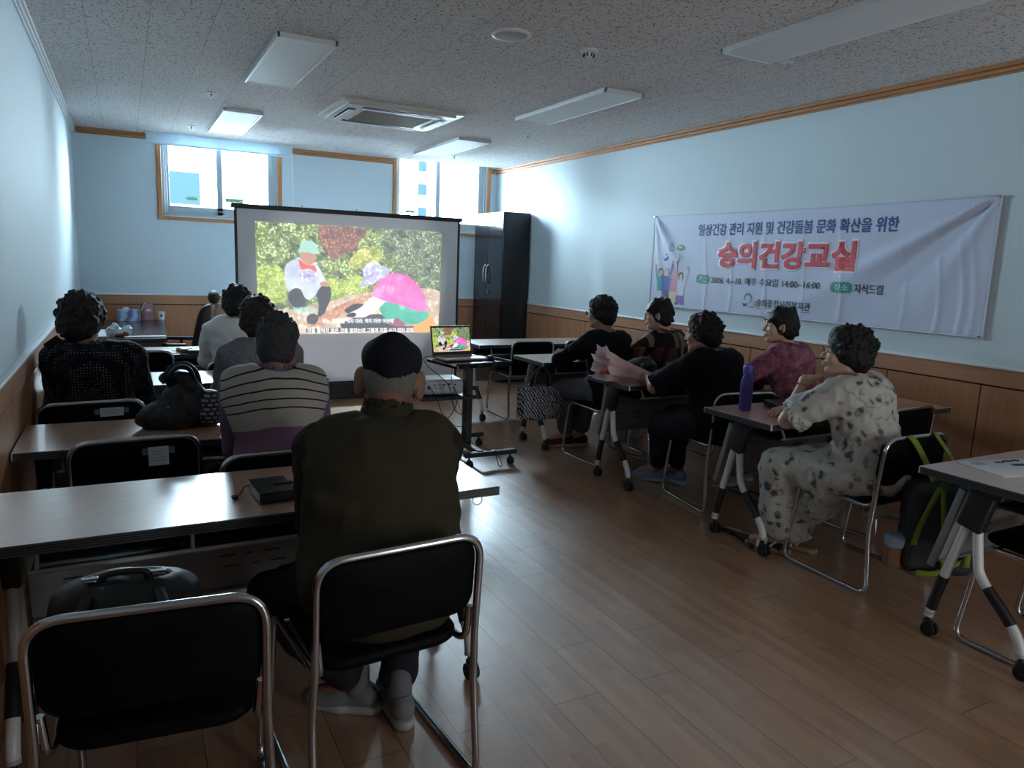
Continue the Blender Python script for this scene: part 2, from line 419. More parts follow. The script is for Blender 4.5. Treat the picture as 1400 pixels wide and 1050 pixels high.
c.b2((XL-.1, RY, ZC), (.235, YB+.3, ZC+.12)); c.b2((1.765, RY, ZC), (2.985, YB+.3, ZC+.12))
c.b2((XL-.1, RY-.02, ZC+.12), (XR+.1, YB+.3, ZC+.2))
tag(c.build('ceiling', M_CEIL), 'white acoustic tile ceiling full of pin holes', kind='structure')

# walls
def wall_box(name, p0, p1): return tag(MB().b2(p0, p1).build(name, M_WALL), kind='structure')
wall_box('wall_left', (XL-.1, YF, 0), (XL, YB+.2, ZC+.12))
wall_box('wall_right', (XR, YF, 0), (XR+.1, YB+.2, ZC+.12))
DX0, DX1, DZ = 2.3, 3.25, 2.05
b = MB(); b.b2((XL-.1, YF-.1, 0), (DX0, YF, ZC+.1)); b.b2((DX1, YF-.1, 0), (XR+.1, YF, ZC+.1)); b.b2((DX0, YF-.1, DZ), (DX1, YF, ZC+.1))
tag(b.build('wall_front', M_WALL), kind='structure')
dr = thing('fill_door', 'unseen glazed door added behind the camera for fill light', 'door', ((DX0+DX1)/2, YF-.05, 0)); dr['kind'] = 'structure'; del dr['category']  # invented door out of view, lets fill light in from behind
b = MB(); k = (DX1-DX0)/2
b.b2((-k, -.05, 0), (-k+.09, .05, DZ), .004); b.b2((k-.09, -.05, 0), (k, .05, DZ), .004); b.b2((-k, -.05, DZ-.09), (k, .05, DZ), .004); b.b2((-k, -.05, 0), (k, .05, .2), .004); b.build('frame', M_TRIMX, dr)
t = NT('fill_door_glass'); tr = t.n('ShaderNodeBsdfTransparent', {'Color': (.33, .30, .28, 1)}); t.t.links.new(tr.outputs[0], t.out.inputs[0])
MB().b2((-k+.085, -.004, .19), (k-.085, .004, DZ-.085)).build('pane', t.m, dr)
WIN = ((0.395, 1.605, 1.85, 2.735), (3.04, 4.29, 1.85, 2.80))
b = MB(); T = .19
b.b2((XL, YB, 0), (XR, YB+T, 1.85))
b.b2((XL, YB, 1.85), (.395, YB+T, ZC+.12)); b.b2((1.605, YB, 1.85), (3.04, YB+T, ZC+.12)); b.b2((4.29, YB, 1.85), (XR, YB+T, ZC+.12))
b.b2((.395, YB, 2.735), (1.605, YB+T, ZC+.12))
tag(b.build('wall_back', M_WALL), 'pale blue wallpapered wall with two windows', kind='structure')

# wainscot: boards with open grooves, a rail above, a white bead on top
def wainscot(name, a0, a1, axis, pos, inward, seams):
    b = MB()
    def bx(u0, u1, d0, d1, z0, z1, mi, bev=0):
        if axis == 'Y': b.b2((pos+inward*d0, u0, z0), (pos+inward*d1, u1, z1), bev, mi)
        else: b.b2((u0, pos+inward*d0, z0), (u1, pos+inward*d1, z1), bev, mi)
    bx(a0, a1, 0, .004, .05, WZ, 2)
    e = [a0] + [s for s in seams if a0 < s < a1] + [a1]
    for u0, u1 in zip(e[:-1], e[1:]): bx(u0+.004, u1-.004, .004, .014, .10, GZ-.005, 0, .002)
    bx(a0, a1, .004, .018, GZ+.005, WZ-.012, 1, .002)
    bx(a0, a1, 0, .028, WZ-.012, WZ+.003, 3, .004)
    bx(a0, a1, .004, .02, 0, .10, 1, .003)
    return tag(b.build(name, [M_WAIN, M_RAIL, M_GROOVE, M_WHITE]), kind='structure')
wainscot('trim_1', YF, YB, 'Y', XR, -1, [3.02+.6*k for k in range(-9, 11)])
wainscot('trim_2', YF, YB, 'Y', XL, 1, [2.72+.6*k for k in range(-9, 11)])
wainscot('trim_3', XL+.02, XR-.02, 'X', YB, -1, [.17+.6*k for k in range(-1, 8)])
# crown mouldings
def crown(name, axis, a0, a1, pos, inward, m=None):
    b = MB()
    for d, z0, z1 in ((.012, ZC-.062, ZC-.05), (.026, ZC-.05, ZC-.03), (.020, ZC-.03, ZC-.024), (.036, ZC-.024, ZC)):
        if axis == 'Y': b.b2((pos, a0, z0), (pos+inward*d, a1, z1), .003)
        else: b.b2((a0, pos, z0), (a1, pos+inward*d, z1), .003)
    return tag(b.build(name, m or M_TRIM), kind='structure')
crown('trim_4', 'Y', YF, YB, XR, -1); crown('trim_5', 'Y', YF, YB, XL, 1, M_WHITE)  # left crown coloured white to stand for light reflecting off it
crown('trim_6', 'X', XL+.04, .30, YB, -1); crown('trim_7', 'X', 1.72, 3.0, YB, -1); crown('trim_8', 'X', 4.33, XR-.04, YB, -1)

# windows: wood casing, white frame, two sliding sashes with glass
def m_glass():
    t = NT('clear_window_glass'); tr = t.n('ShaderNodeBsdfTransparent', {'Color': (.93, .97, .98, 1)}); gl = t.n('ShaderNodeBsdfGlossy', {'Roughness': .02})
    fr = t.n('ShaderNodeFresnel', {'IOR': 1.25}); mx = t.n('ShaderNodeMixShader'); t.set(mx.inputs[0], fr.outputs[0]); t.t.links.new(tr.outputs[0], mx.inputs[1]); t.t.links.new(gl.outputs[0], mx.inputs[2])
    t.t.links.new(mx.outputs[0], t.out.inputs[0]); return t.m
M_GLASS = m_glass()
def m_backlit(name, c):
    t = NT(name); a = t.n('ShaderNodeBsdfTranslucent', {'Color': lin(c)}); b_ = t.n('ShaderNodeBsdfTransparent', {'Color': lin(c)}); mx = t.n('ShaderNodeMixShader', {0: .25}); t.t.links.new(a.outputs[0], mx.inputs[1]); t.t.links.new(b_.outputs[0], mx.inputs[2]); t.t.links.new(mx.outputs[0], t.out.inputs[0]); return t.m
M_STK = m_backlit('faded_sticker', '#5f6f62'); M_STK2 = mat('brown_sticker_print', '#7c6a4c', .6)
def window(name, x0, x1, z0, z1, mx, stickers, open_right=0):
    root = thing(name, 'bright sliding window in the back wall', 'window', ((x0+x1)/2, YB, z0)); root['kind'] = 'structure'; del root['category']
    M0 = Matrix.Translation((-(x0+x1)/2, -YB, -z0))
    def mb(): return MB()
    c = mb(); k = .048
    c.b2((x0-k, YB-.022, z0-k), (x0, YB+.0, z1), .004, 0, M0); c.b2((x1, YB-.022, z0-k), (x1+k, YB, z1), .004, 0, M0); c.b2((x0-k, YB-.026, z0-k), (x1+k, YB, z0), .004, 0, M0)
    c.b2((x0-.003, YB-.028, z0-.008), (x1+.003, YB+.02, z0), .002, 1, M0)
    c.build('casing', [M_TRIMX, M_WHITE], root)
    f = mb(); fw = .05
    for y0, y1, ww in ((YB+.02, YB+.05, fw-.02), (YB+.05, YB+.085, fw), (YB+.085, YB+.13, fw+.012)):
        f.b2((x0, y0, z0), (x0+ww, y1, z1), .003, 0, M0); f.b2((x1-ww, y0, z0), (x1, y1, z1), .003, 0, M0); f.b2((x0, y0, z0), (x1, y1, z0+ww*.7), .003, 0, M0); f.b2((x0, y0, z1-ww*.7), (x1, y1, z1), .003, 0, M0)
    f.build('frame', M_PVC, root)
    for (a0, a1, y, sl, sr, bh) in ((x0+.05, mx+.03, YB+.095, .03, .06, .085), (mx-.028, x1-.05, YB+.055, .06, .045, .085)):
        s = mb(); zb, zt = z0+.03, z1-.03
        s.b2((a0, y, zb), (a0+sl, y+.03, zt), .004, 0, M0); s.b2((a1-sr, y, zb), (a1, y+.03, zt), .004, 0, M0)
        s.b2((a0, y, zb), (a1, y+.03, zb+bh), .004, 0, M0); s.b2((a0, y-.004, zb+bh*.45), (a1, y+.004, zb+bh*.55), .002, 0, M0); s.b2((a0, y, zt-.05), (a1, y+.03, zt), .004, 0, M0)
        so = s.build('sash', M_PVC, root)
        mb().b2((a0+sl-.005, y+.012, zb+bh-.005), (a1-sr+.005, y+.016, zt-.045), 0, 0, M0).build('pane', M_GLASS, so)
    lk = mb(); zc = z0 + .55
    lk.b2((mx-.03, YB+.078, zc-.03), (mx-.012, YB+.095, zc+.03), .004, 0, M0); lk.b2((mx-.045, YB+.074, zc-.012), (mx-.022, YB+.086, zc+.004), .003, 0, M0)
    lk.build('latch', M_GREYMET, root)
    for (sx, sz, sw, sh, sy) in stickers:
        s = mb(); s.b2((sx, YB+sy, sz), (sx+sw, YB+sy+.0015, sz+sh), 0, 0, M0)
        for i in range(6): s.b2((sx+sw*(.1+.135*i), YB+sy-.001, sz+sh*.3), (sx+sw*(.1+.135*i)+sw*.08, YB+sy, sz+sh*.7), 0, 1, M0)
        s.build('sticker', [M_STK, M_STK2], root)
    return root
window('window_1', *WIN[0], 0.985, [(.64, 2.035, .13, .042, .098), (1.04, 2.035, .2, .05, .058)])
window('window_2', *WIN[1], 3.62, [(3.2, 2.06, .13, .035, .098)])

# neighbouring buildings beyond the glass
def m_siding():
    t = NT('white_siding'); w_ = t.n('ShaderNodeTexWave', {'Vector': t.coord((1, 1, 1)), 'Scale': 1.3}, wave_type='BANDS', bands_direction='Z')
    t.base(t.mix(t.math('GREATER_THAN', w_.outputs[1], .97), (.86, .86, .86, 1), (.68, .67, .66, 1)), .8); return t.m
M_BLUEG = mat('blue_window_glass', (.007, .012, .021, 1), .5, spec=0)
def neighbour(name, label, x0, x1, y, z1, wins, mm):
    r = thing(name, label, 'building', ((x0+x1)/2, y, -4)); M0 = Matrix.Translation((-(x0+x1)/2, -y, 4))
    MB().b2((x0, y, -4), (x1, y+6, z1), 0, 0, M0).build('wall', mm, r)
    for (a, b_, c_, d) in wins:
        f = MB(); f.b2((a-.05, y-.05, c_-.05), (b_+.05, y-.01, d+.05), .01, 0, M0); fo = f.build('window', M_PVC, r)
        MB().b2((a, y-.06, c_), (b_, y-.052, d), 0, 0, M0).build('pane', M_BLUEG, fo)
tag(MB().b2((-40, YB+.5, -4.2), (60, 70, -4.0)).build('ground', mat('grey_asphalt', '#6c6e70', .9)), 'unseen grey street added outside to cut upward light', kind='structure')  # ground out of view, added to stop sky light coming from below
neighbour('neighbour_building', 'white sided building with a blue window seen through the left window', -3, 5.2, 20.5, 4.6, [(1.02, 1.78, 2.62, 3.42)], m_siding())
neighbour('neighbour_building', 'tall white building with a column of small windows seen through the right window', 5.6, 15, 26.5, 7.0, [(9.85, 10.2, 3.0+.86*k, 3.42+.86*k) for k in range(5)], mat('white_render', '#e6e6e4', .8, var=.03))

# roller blind pulled up over the left window
t = NT('translucent_white_blind'); a_ = t.n('ShaderNodeBsdfTranslucent', {'Color': lin('#c4d6e0')}); d_ = t.n('ShaderNodeBsdfDiffuse', {'Color': lin('#e2ecf2')}); x_ = t.n('ShaderNodeMixShader', {0: .4}); t.t.links.new(a_.outputs[0], x_.inputs[2]); t.t.links.new(d_.outputs[0], x_.inputs[1]); t.t.links.new(x_.outputs[0], t.out.inputs[0]); M_BLIND = t.m
bl = thing('roller_blind', 'white roller blind pulled up above the left window', 'blind', (1.0, 8.80, 2.57))
b = MB(); b.b2((-.745, -.006, .012), (.745, -.003, .17)); b.tube([(-.745, 0, .012), (.745, 0, .012)], .011); b.build('fabric', M_BLIND, bl)
MB().tube([(-.745, .03, .185), (.745, .03, .185)], .028, 16).build('roller', M_WHITE, bl)
MB().tube([(.755, -.01, .19), (.757, -.012, -.2), (.757, -.012, -.62), (.752, -.01, -.64), (.747, -.008, -.62), (.748, -.006, .18)], .0022, 6).build('pull_cord', M_WHITE, bl)

# ceiling fixtures
M_DIFF = mat('opal_diffuser', '#e3e8ea', .5, var=.02, spec=.3)
def ceil_light(x0, x1, y0, y1, label):
    r = thing('ceiling_light', label, 'light', ((x0+x1)/2, (y0+y1)/2, ZC), 0, 'switched off ceiling panels')
    X, Y = (x1-x0)/2, (y1-y0)/2; f = MB(); k = .016
    for a in ((-X, -Y, X, -Y+k), (-X, Y-k, X, Y), (-X, -Y, -X+k, Y), (X-k, -Y, X, Y)): f.b2((a[0], a[1], -.03), (a[2], a[3], 0), .003)
    f.build('frame', M_WHITE, r)
    MB().b2((-X+k, -Y+k, -.026), (X-k, Y-k, -.004), 0).build('diffuser', M_DIFF, r)
ceil_light(.80, 1.135, 4.38, 5.66, 'switched off ceiling panel nearest the camera on the left row')
ceil_light(.80, 1.125, 6.86, 8.17, 'switched off ceiling panel close to the left window with the blind')
ceil_light(2.96, 3.29, 4.34, 5.66, 'switched off ceiling panel right of the smoke detector')
ceil_light(2.98, 3.33, 6.87, 8.16, 'switched off ceiling panel close to the right window')
ceil_light(2.96, 3.33, 1.94, 3.24, 'switched off ceiling panel cut by the top edge of the photo')
ac = thing('air_conditioner', 'white ceiling cassette air conditioner with open louvres', 'air conditioner', (2.05, 6.22, ZC-.001))
f = MB(); X, Y = .51, .435
for (a, b_) in ((.0, 1.0),):
    f.prism(rrect(2*X, 2*Y, .02), -.022, 0)
f.prism(rrect(2*X-.10, 2*Y-.10, .03), -.038, -.02); f.build('panel', mat('warm_white_plastic', '#d6d4cc', .4, var=.03), ac)
g = MB(); g.b2((-.30, -.25, -.046), (.30, .25, -.036), .006)
for k in range(19): g.b2((-.29, -.24+.0266*k-.004, -.050), (.29, -.24+.0266*k+.004, -.045), 0, 0)
g.build('intake_grille', mat('dusty_grille', '#8e8779', .6), ac)
for (x0, y0, x1, y1) in ((-.33, -.345, .33, -.285), (-.33, .285, .33, .345), (-.425, -.24, -.355, .24), (.355, -.24, .425, .24)):
    l = MB(); l.b2((x0, y0, -.041), (x1, y1, -.036), .004, 0)
    if x1-x0 > y1-y0: l.box(((x0+x1)/2, (y0+y1)/2, -.052), (x1-x0-.02, .045, .006), .002, 1, None)
    else: l.box(((x0+x1)/2, (y0+y1)/2, -.052), (.05, y1-y0-.02, .006), .002, 1, None)
    l.build('louvre', [M_BLACKP, M_WHITE], ac)
sp = thing('ceiling_speaker', 'round white ceiling speaker at the top of the photo', 'speaker', (1.885, 3.68, ZC))
MB().lathe([(.105, 0), (.108, -.008), (.103, -.014), (.092, -.016), (.086, -.010)], n=48).build('rim', M_WHITE, sp)
MB().lathe([(.088, -.006), (.086, -.012), (.06, -.017), (.001, -.019)], n=48).build('grille', mat('speaker_mesh', '#b5b4b0', .6, scale=400), sp)
sd = thing('smoke_detector', 'white dome smoke detector right of the round speaker', 'smoke detector', (2.39, 3.69, ZC))
MB().lathe([(.052, 0), (.053, -.012), (.045, -.018), (.03, -.02), (.026, -.034), (.018, -.042), (.001, -.044)]).build('housing', M_WHITE, sd)
o = MB()
for k in range(8):
    a = k*PI/4; o.b2((-.003, .024, -.038), (.003, .034, -.018), 0, 0, Matrix.Rotation(a, 4, 'Z'))
o.build('vent', M_BLACKP, sd)
for (x, y, lab) in ((3.45, 3.21, 'ceiling sprinkler beside the panel cut by the photo edge'), (3.45, 6.32, 'ceiling sprinkler between the two right ceiling panels'), (.65, 6.31, 'ceiling sprinkler between the two left ceiling panels'), (.64, 8.06, 'ceiling sprinkler just in front of the roller blind'), (3.46, 8.10, 'ceiling sprinkler in front of the right window')):
    s = thing('sprinkler', lab, 'sprinkler', (x, y, ZC), 0, 'ceiling sprinklers')
    MB().lathe([(.034, 0), (.036, -.005), (.02, -.010), (.012, -.011)], n=20).build('escutcheon', M_WHITE, s)
    h = MB(); h.lathe([(.009, -.008), (.009, -.022), (.004, -.024), (.004, -.036)], n=12); h.lathe([(.001, -.036), (.017, -.037), (.017, -.039), (.001, -.04)], n=14); h.build('head', M_GREYMET, s)

# ================================================================ training tables
TL, TD, TH = 1.515, .495, .72
M_PANEL = mat('grey_steel_panel', '#808384', .42, var=.05)
def make_table(name='training_table'):
    r = thing(name, 'x', 'table')
    t = MB(); z1 = TH; z0 = TH-.030
    o = rrect(TL, TD, .012, 4); n = len(o)
    oi = rrect(TL-.006, TD-.006, .01, 4)
    vs = [(x, y, z0) for x, y in o] + [(x, y, z1-.003) for x, y in o] + [(x, y, z1) for x, y in oi]
    t.add(vs, [[i, (i+1) % n, n+(i+1) % n, n+i] for i in range(n)], 1); t.add(vs, [[n+i, n+(i+1) % n, 2*n+(i+1) % n, 2*n+i] for i in range(n)], 1)
    t.add(vs, [list(range(2*n, 3*n))], 0); t.add(vs, [list(range(n))[::-1]], 1)
    for k in range(3):                                  # ribs of the edging
        z = z0+.006+.0075*k
        for s in (-1, 1):
            t.b2((-TL/2+.02, s*TD/2-.0012, z), (TL/2-.02, s*TD/2+.0012, z+.003), 0, 2); t.b2((s*TL/2-.0012, -TD/2+.02, z), (s*TL/2+.0012, TD/2-.02, z+.003), 0, 2)
    t.build('tabletop', [M_LAM, M_EDGE, M_BLACKP], r)
    for sx in (-1, 1):
        for sy in (-1, 1):
            MB().box((sx*(TL/2-.010), sy*(TD/2-.010), TH-.0155), (.018, .018, .0325), .005).build('corner_cap', M_WHITE, r)
    for sx in (-1, 1):
        x = sx*(TL/2-.075)
        l = MB()                                        # black hinge column
        Mx = Matrix.Translation((x, .03, .60)) @ Matrix.Rotation(R(14), 4, 'X')
        l.box((0, 0, 0), (.05, .10, .19), .012, 1, Mx, 3); l.box((0, -.01, .085), (.075, .14, .03), .008, 1, Mx)
        a = spline([(x, .062, .52), (x, .085, .43), (x, .118, .30), (x, .150, .165), (x, .165, .085)], 6); l.tube(a, .0185, 14, 0)
        l.tube(a[13:22], .0215, 14, 1); l.tube(a[22:24], .0195, 14, 2)
        bq = spline([(x, .022, .52), (x, .008, .42), (x, -.008, .345), (x, -.055, .285), (x, -.115, .225), (x, -.165, .165), (x, -.19, .12), (x, -.197, .085)], 5); l.tube(bq, .0185, 14, 0)
        l.tube(bq[14:24], .0215, 14, 1); l.tube(bq[-3:], .0195, 14, 2)
        lo = l.build('leg', [M_TUBEW, M_BLACKP, M_GREYMET], r)
        for y in (.168, -.198):
            c = MB(); c.cyl((x, y, .09), (x, y, .055), .009, 10, 1)
            for dx in (-.013, .013): c.cyl((x+dx-.008, y-.014, .03), (x+dx+.008, y-.014, .03), .03, 22, 0, None, .005)
            c.box((x, y-.006, .052), (.022, .046, .03), .008, 1); c.cyl((x-.023, y-.014, .03), (x+.023, y-.014, .03), .012, 12, 1)
            c.build('caster', [M_RUBBER, M_BLACKP], lo)
    p = MB()                                            # modesty panel, leaning with the columns
    Mp = Matrix.Translation((0, .135, .485)) @ Matrix.Rotation(R(14), 4, 'X')
    W = TL/2-.10
    p.box((0, 0, 0), (2*W, .004, .34), 0, 0, Mp); p.box((0, -.008, .166), (2*W, .02, .008), .002, 0, Mp); p.box((0, -.008, -.166), (2*W, .02, .008), .002, 0, Mp)
    for sx in (-1, 1): p.box((sx*(TL/2-.078), .006, -.01), (.014, .03, .37), .003, 0, Mp)
    p.tube([Mp @ Vector((x, -.004, z)) for x, z in rrect(2*W-.1, .1, .03, 5, 0, .09)], .004, 6, 0, None, False, True)
    for cx in (-.45, 0, .45):
        for z in (-.03, -.075):
            for k in range(3):
                p.box((cx-.09+.075*k+(.02 if z < -.05 else 0), -.0026, z), (.055 if k != 1 else .022, .0012, .005), 0, 1, Mp)
                p.box((cx-.09+.075*k+(.02 if z < -.05 else 0), .0026, z), (.055 if k != 1 else .022, .0012, .005), 0, 1, Mp)
    p.build('modesty_panel', [M_PANEL, M_BLACKP], r)
    s = MB(); sx = TL/2-.14                             # book shelf under the top with a rolled lip
    pr = [(-.20, .622), (-.17, .607), (-.10, .602), (.06, .602), (.085, .62), (.085, .645)]
    for (y0, za), (y1, zb) in zip(pr[:-1], pr[1:]):
        s.add([(-sx, y0, za), (sx, y0, za), (sx, y1, zb), (-sx, y1, zb), (-sx, y0, za+.003), (sx, y0, za+.003), (sx, y1, zb+.003), (-sx, y1, zb+.003)], [[3, 2, 1, 0], [4, 5, 6, 7], [0, 1, 5, 4], [2, 3, 7, 6], [1, 2, 6, 5], [3, 0, 4, 7]], 1)
    s.tube([(-sx, -.20, .624), (sx, -.20, .624)], .007, 10, 0)
    for x in (-sx+.02, -sx*.35, sx*.35, sx-.02): s.tube(fillet([(x, -.20, .624), (x, -.165, .69), (x, .07, .69), (x, .084, .64)], .03), .006, 8, 0)
    s.build('under_shelf', [M_GREYMET, mat('dark_grey_sheet', '#4a4c4e', .5)], r)
    h = MB(); h.tube([(TL/2-.07+.018*math.cos(a), -.21, .668+.018*math.sin(a)) for a in [PI*2*k/16 for k in range(16)]], .003, 6, 0, None, False, True); h.cyl((TL/2-.07, -.21, .692), (TL/2-.07, -.21, .684), .004, 8)
    h.build('bag_hook', M_CHROME, r)
    return r
LCX, RCX = -.402+TL/2, 2.852+TL/2
tables = [(LCX, 2.378, 'table nearest the camera on the left with the black notebook on it', 0), (LCX, 3.375, 'left table carrying the black slouchy handbag', 0),
          (LCX, 4.765, 'left table where the woman in the dotted black blouse sits', 0), (LCX, 6.09, 'left table with phones and papers, next to the dark desk', 0),
          (RCX, 6.245, 'empty right table close to the black cabinet', 0), (RCX, 5.075, 'right table with the patterned tote bag hanging from its end', 0),
          (RCX, 3.965, 'right table carrying the pink wrapped bouquet', 0), (RCX, 2.782, 'right table carrying the purple water bottle', 0),
          (RCX, 1.512, 'right table cut by the photo edge with a white booklet on it', 0)]
t0 = make_table()
for i, (x, y, lab, rz) in enumerate(tables):
    if i == 0: t0.location = (x, y, 0); t0['label'] = lab; t0['group'] = 'folding training tables'
    else: dup(t0, (x, y, 0), rz, lab)

# ================================================================ stacking chairs with sled base
def make_chair():
    r = thing('stacking_chair', 'x', 'chair', group='black stacking chairs')
    f = MB(); q = .0105
    top = fillet([(-.226, -.215, .455), (-.226, -.236, .752), (.226, -.236, .752), (.226, -.215, .455)], .075, 8)
    f.tube(top, q, 12)
    for s in (-1, 1):
        path = [(s*.226, -.215, .46), (s*.232, -.205, .30), (s*.236, -.235, .012), (s*.228, .265, .012), (s*.222, .205, .432), (s*.205, -.155, .418), (s*.208, -.198, .44), (s*.216, -.2, .53)]
        f.tube(fillet(path, .055, 6), q, 12)
        f.box((s*.221, -.208, .50), (.014, .018, .05), .003)
    f.tube([(-.22, .18, .415), (.22, .18, .415)], .009, 10); f.tube([(-.205, -.10, .41), (.205, -.10, .41)], .009, 10)
    f.build('frame', M_CHROME, r)
    s = MB(); pad(s, .405, .415, .045, .07, Matrix.Translation((0, .022, .44)) @ Matrix.Rotation(R(2.5), 4, 'X'), .012, .5); s.build('seat', M_VINYL, r)
    b = MB(); pad(b, .435, .218, .034, .065, Matrix.Translation((0, -.231, .634)) @ Matrix.Rotation(R(94.5), 4, 'X'), -.022, .3); b.build('backrest', M_VINYL, r)
    return r
# back centre (x, y), heading
chairs = [(.60, 1.665, 4, 'black chair under the man in the flat cap, nearest the camera'), (.015, 1.565, -6, 'black chair nearest the camera on the left with a black backpack on its seat'),
          (.01, 3.075, 3, 'empty black chair with a paper label, pushed under the handbag table'), (.50, 2.70, 2, 'black chair under the man in the striped vest'),
          (-.165, 3.90, 7, 'black chair under the woman in the dotted black blouse'), (.06, 5.80, -2, 'empty black chair in front of the woman in the dotted black blouse'),
          (.68, 4.02, 2, 'black chair under the woman in the grey jacket'), (.69, 5.18, 0, 'black chair under the woman in the white shirt'),
          (3.40, 5.95, 0, 'empty black chair next to the laptop cart, at the table by the cabinet'), (4.0, 5.97, 2, 'empty black chair half hidden by the woman in the black sweater'),
          (3.275, 4.26, 3, 'black chair under the woman in the black sweater with burgundy shoes'), (3.86, 4.20, 0, 'black chair under the woman in the plaid shirt'),
          (3.305, 3.14, -8, 'black chair under the woman in the black tee with crossed legs'), (3.93, 3.10, 2, 'black chair under the woman in the mauve blouse'),
          (3.235, 2.01, 0, 'black chair under the woman in the white dress with a backpack hung on it'), (3.92, 2.48, 5, 'empty black chair between the white dress and the wood panelling'),
          (3.23, 1.10, 0, 'black chair under the table cut by the photo edge')]
ch0 = make_chair(); CH = []
for i, (x, y, a, lab) in enumerate(chairs):
    rz = R(a); loc = (x - math.sin(rz)*.24, y + math.cos(rz)*.24, 0)
    c = ch0 if i == 0 else dup(ch0, loc, rz, lab)
    if i == 0: c.location = loc; c.rotation_euler = (0, 0, rz); c['label'] = lab
    CH.append(c)
M_PAPER = mat('white_paper', '#d8dbe0', .7, var=.03); M_TAPE = mat('grey_tape', '#6d7076', .4)
def chair_label(c, x, z, w_, h_):
    b = MB(); y = -.256+.02*((x/.21)**2)
    b.b2((x-w_/2-.022, y-.0012, z+h_/2-.03), (x+w_/2+.022, y-.0004, z+h_/2-.004), 0, 1); b.b2((x-w_/2, y-.0026, z-h_/2), (x+w_/2, y-.0014, z+h_/2), 0, 0)
    for k in range(4): b.b2((x-w_*.35, y-.003, z+h_*.25-k*h_*.16), (x+w_*.32, y-.0027, z+h_*.27-k*h_*.16), 0, 1)
    b.build('paper_label', [M_PAPER, M_TAPE], c)
chair_label(CH[2], .075, .684, .072, .075); chair_label(CH[4], .08, .704, .10, .042)

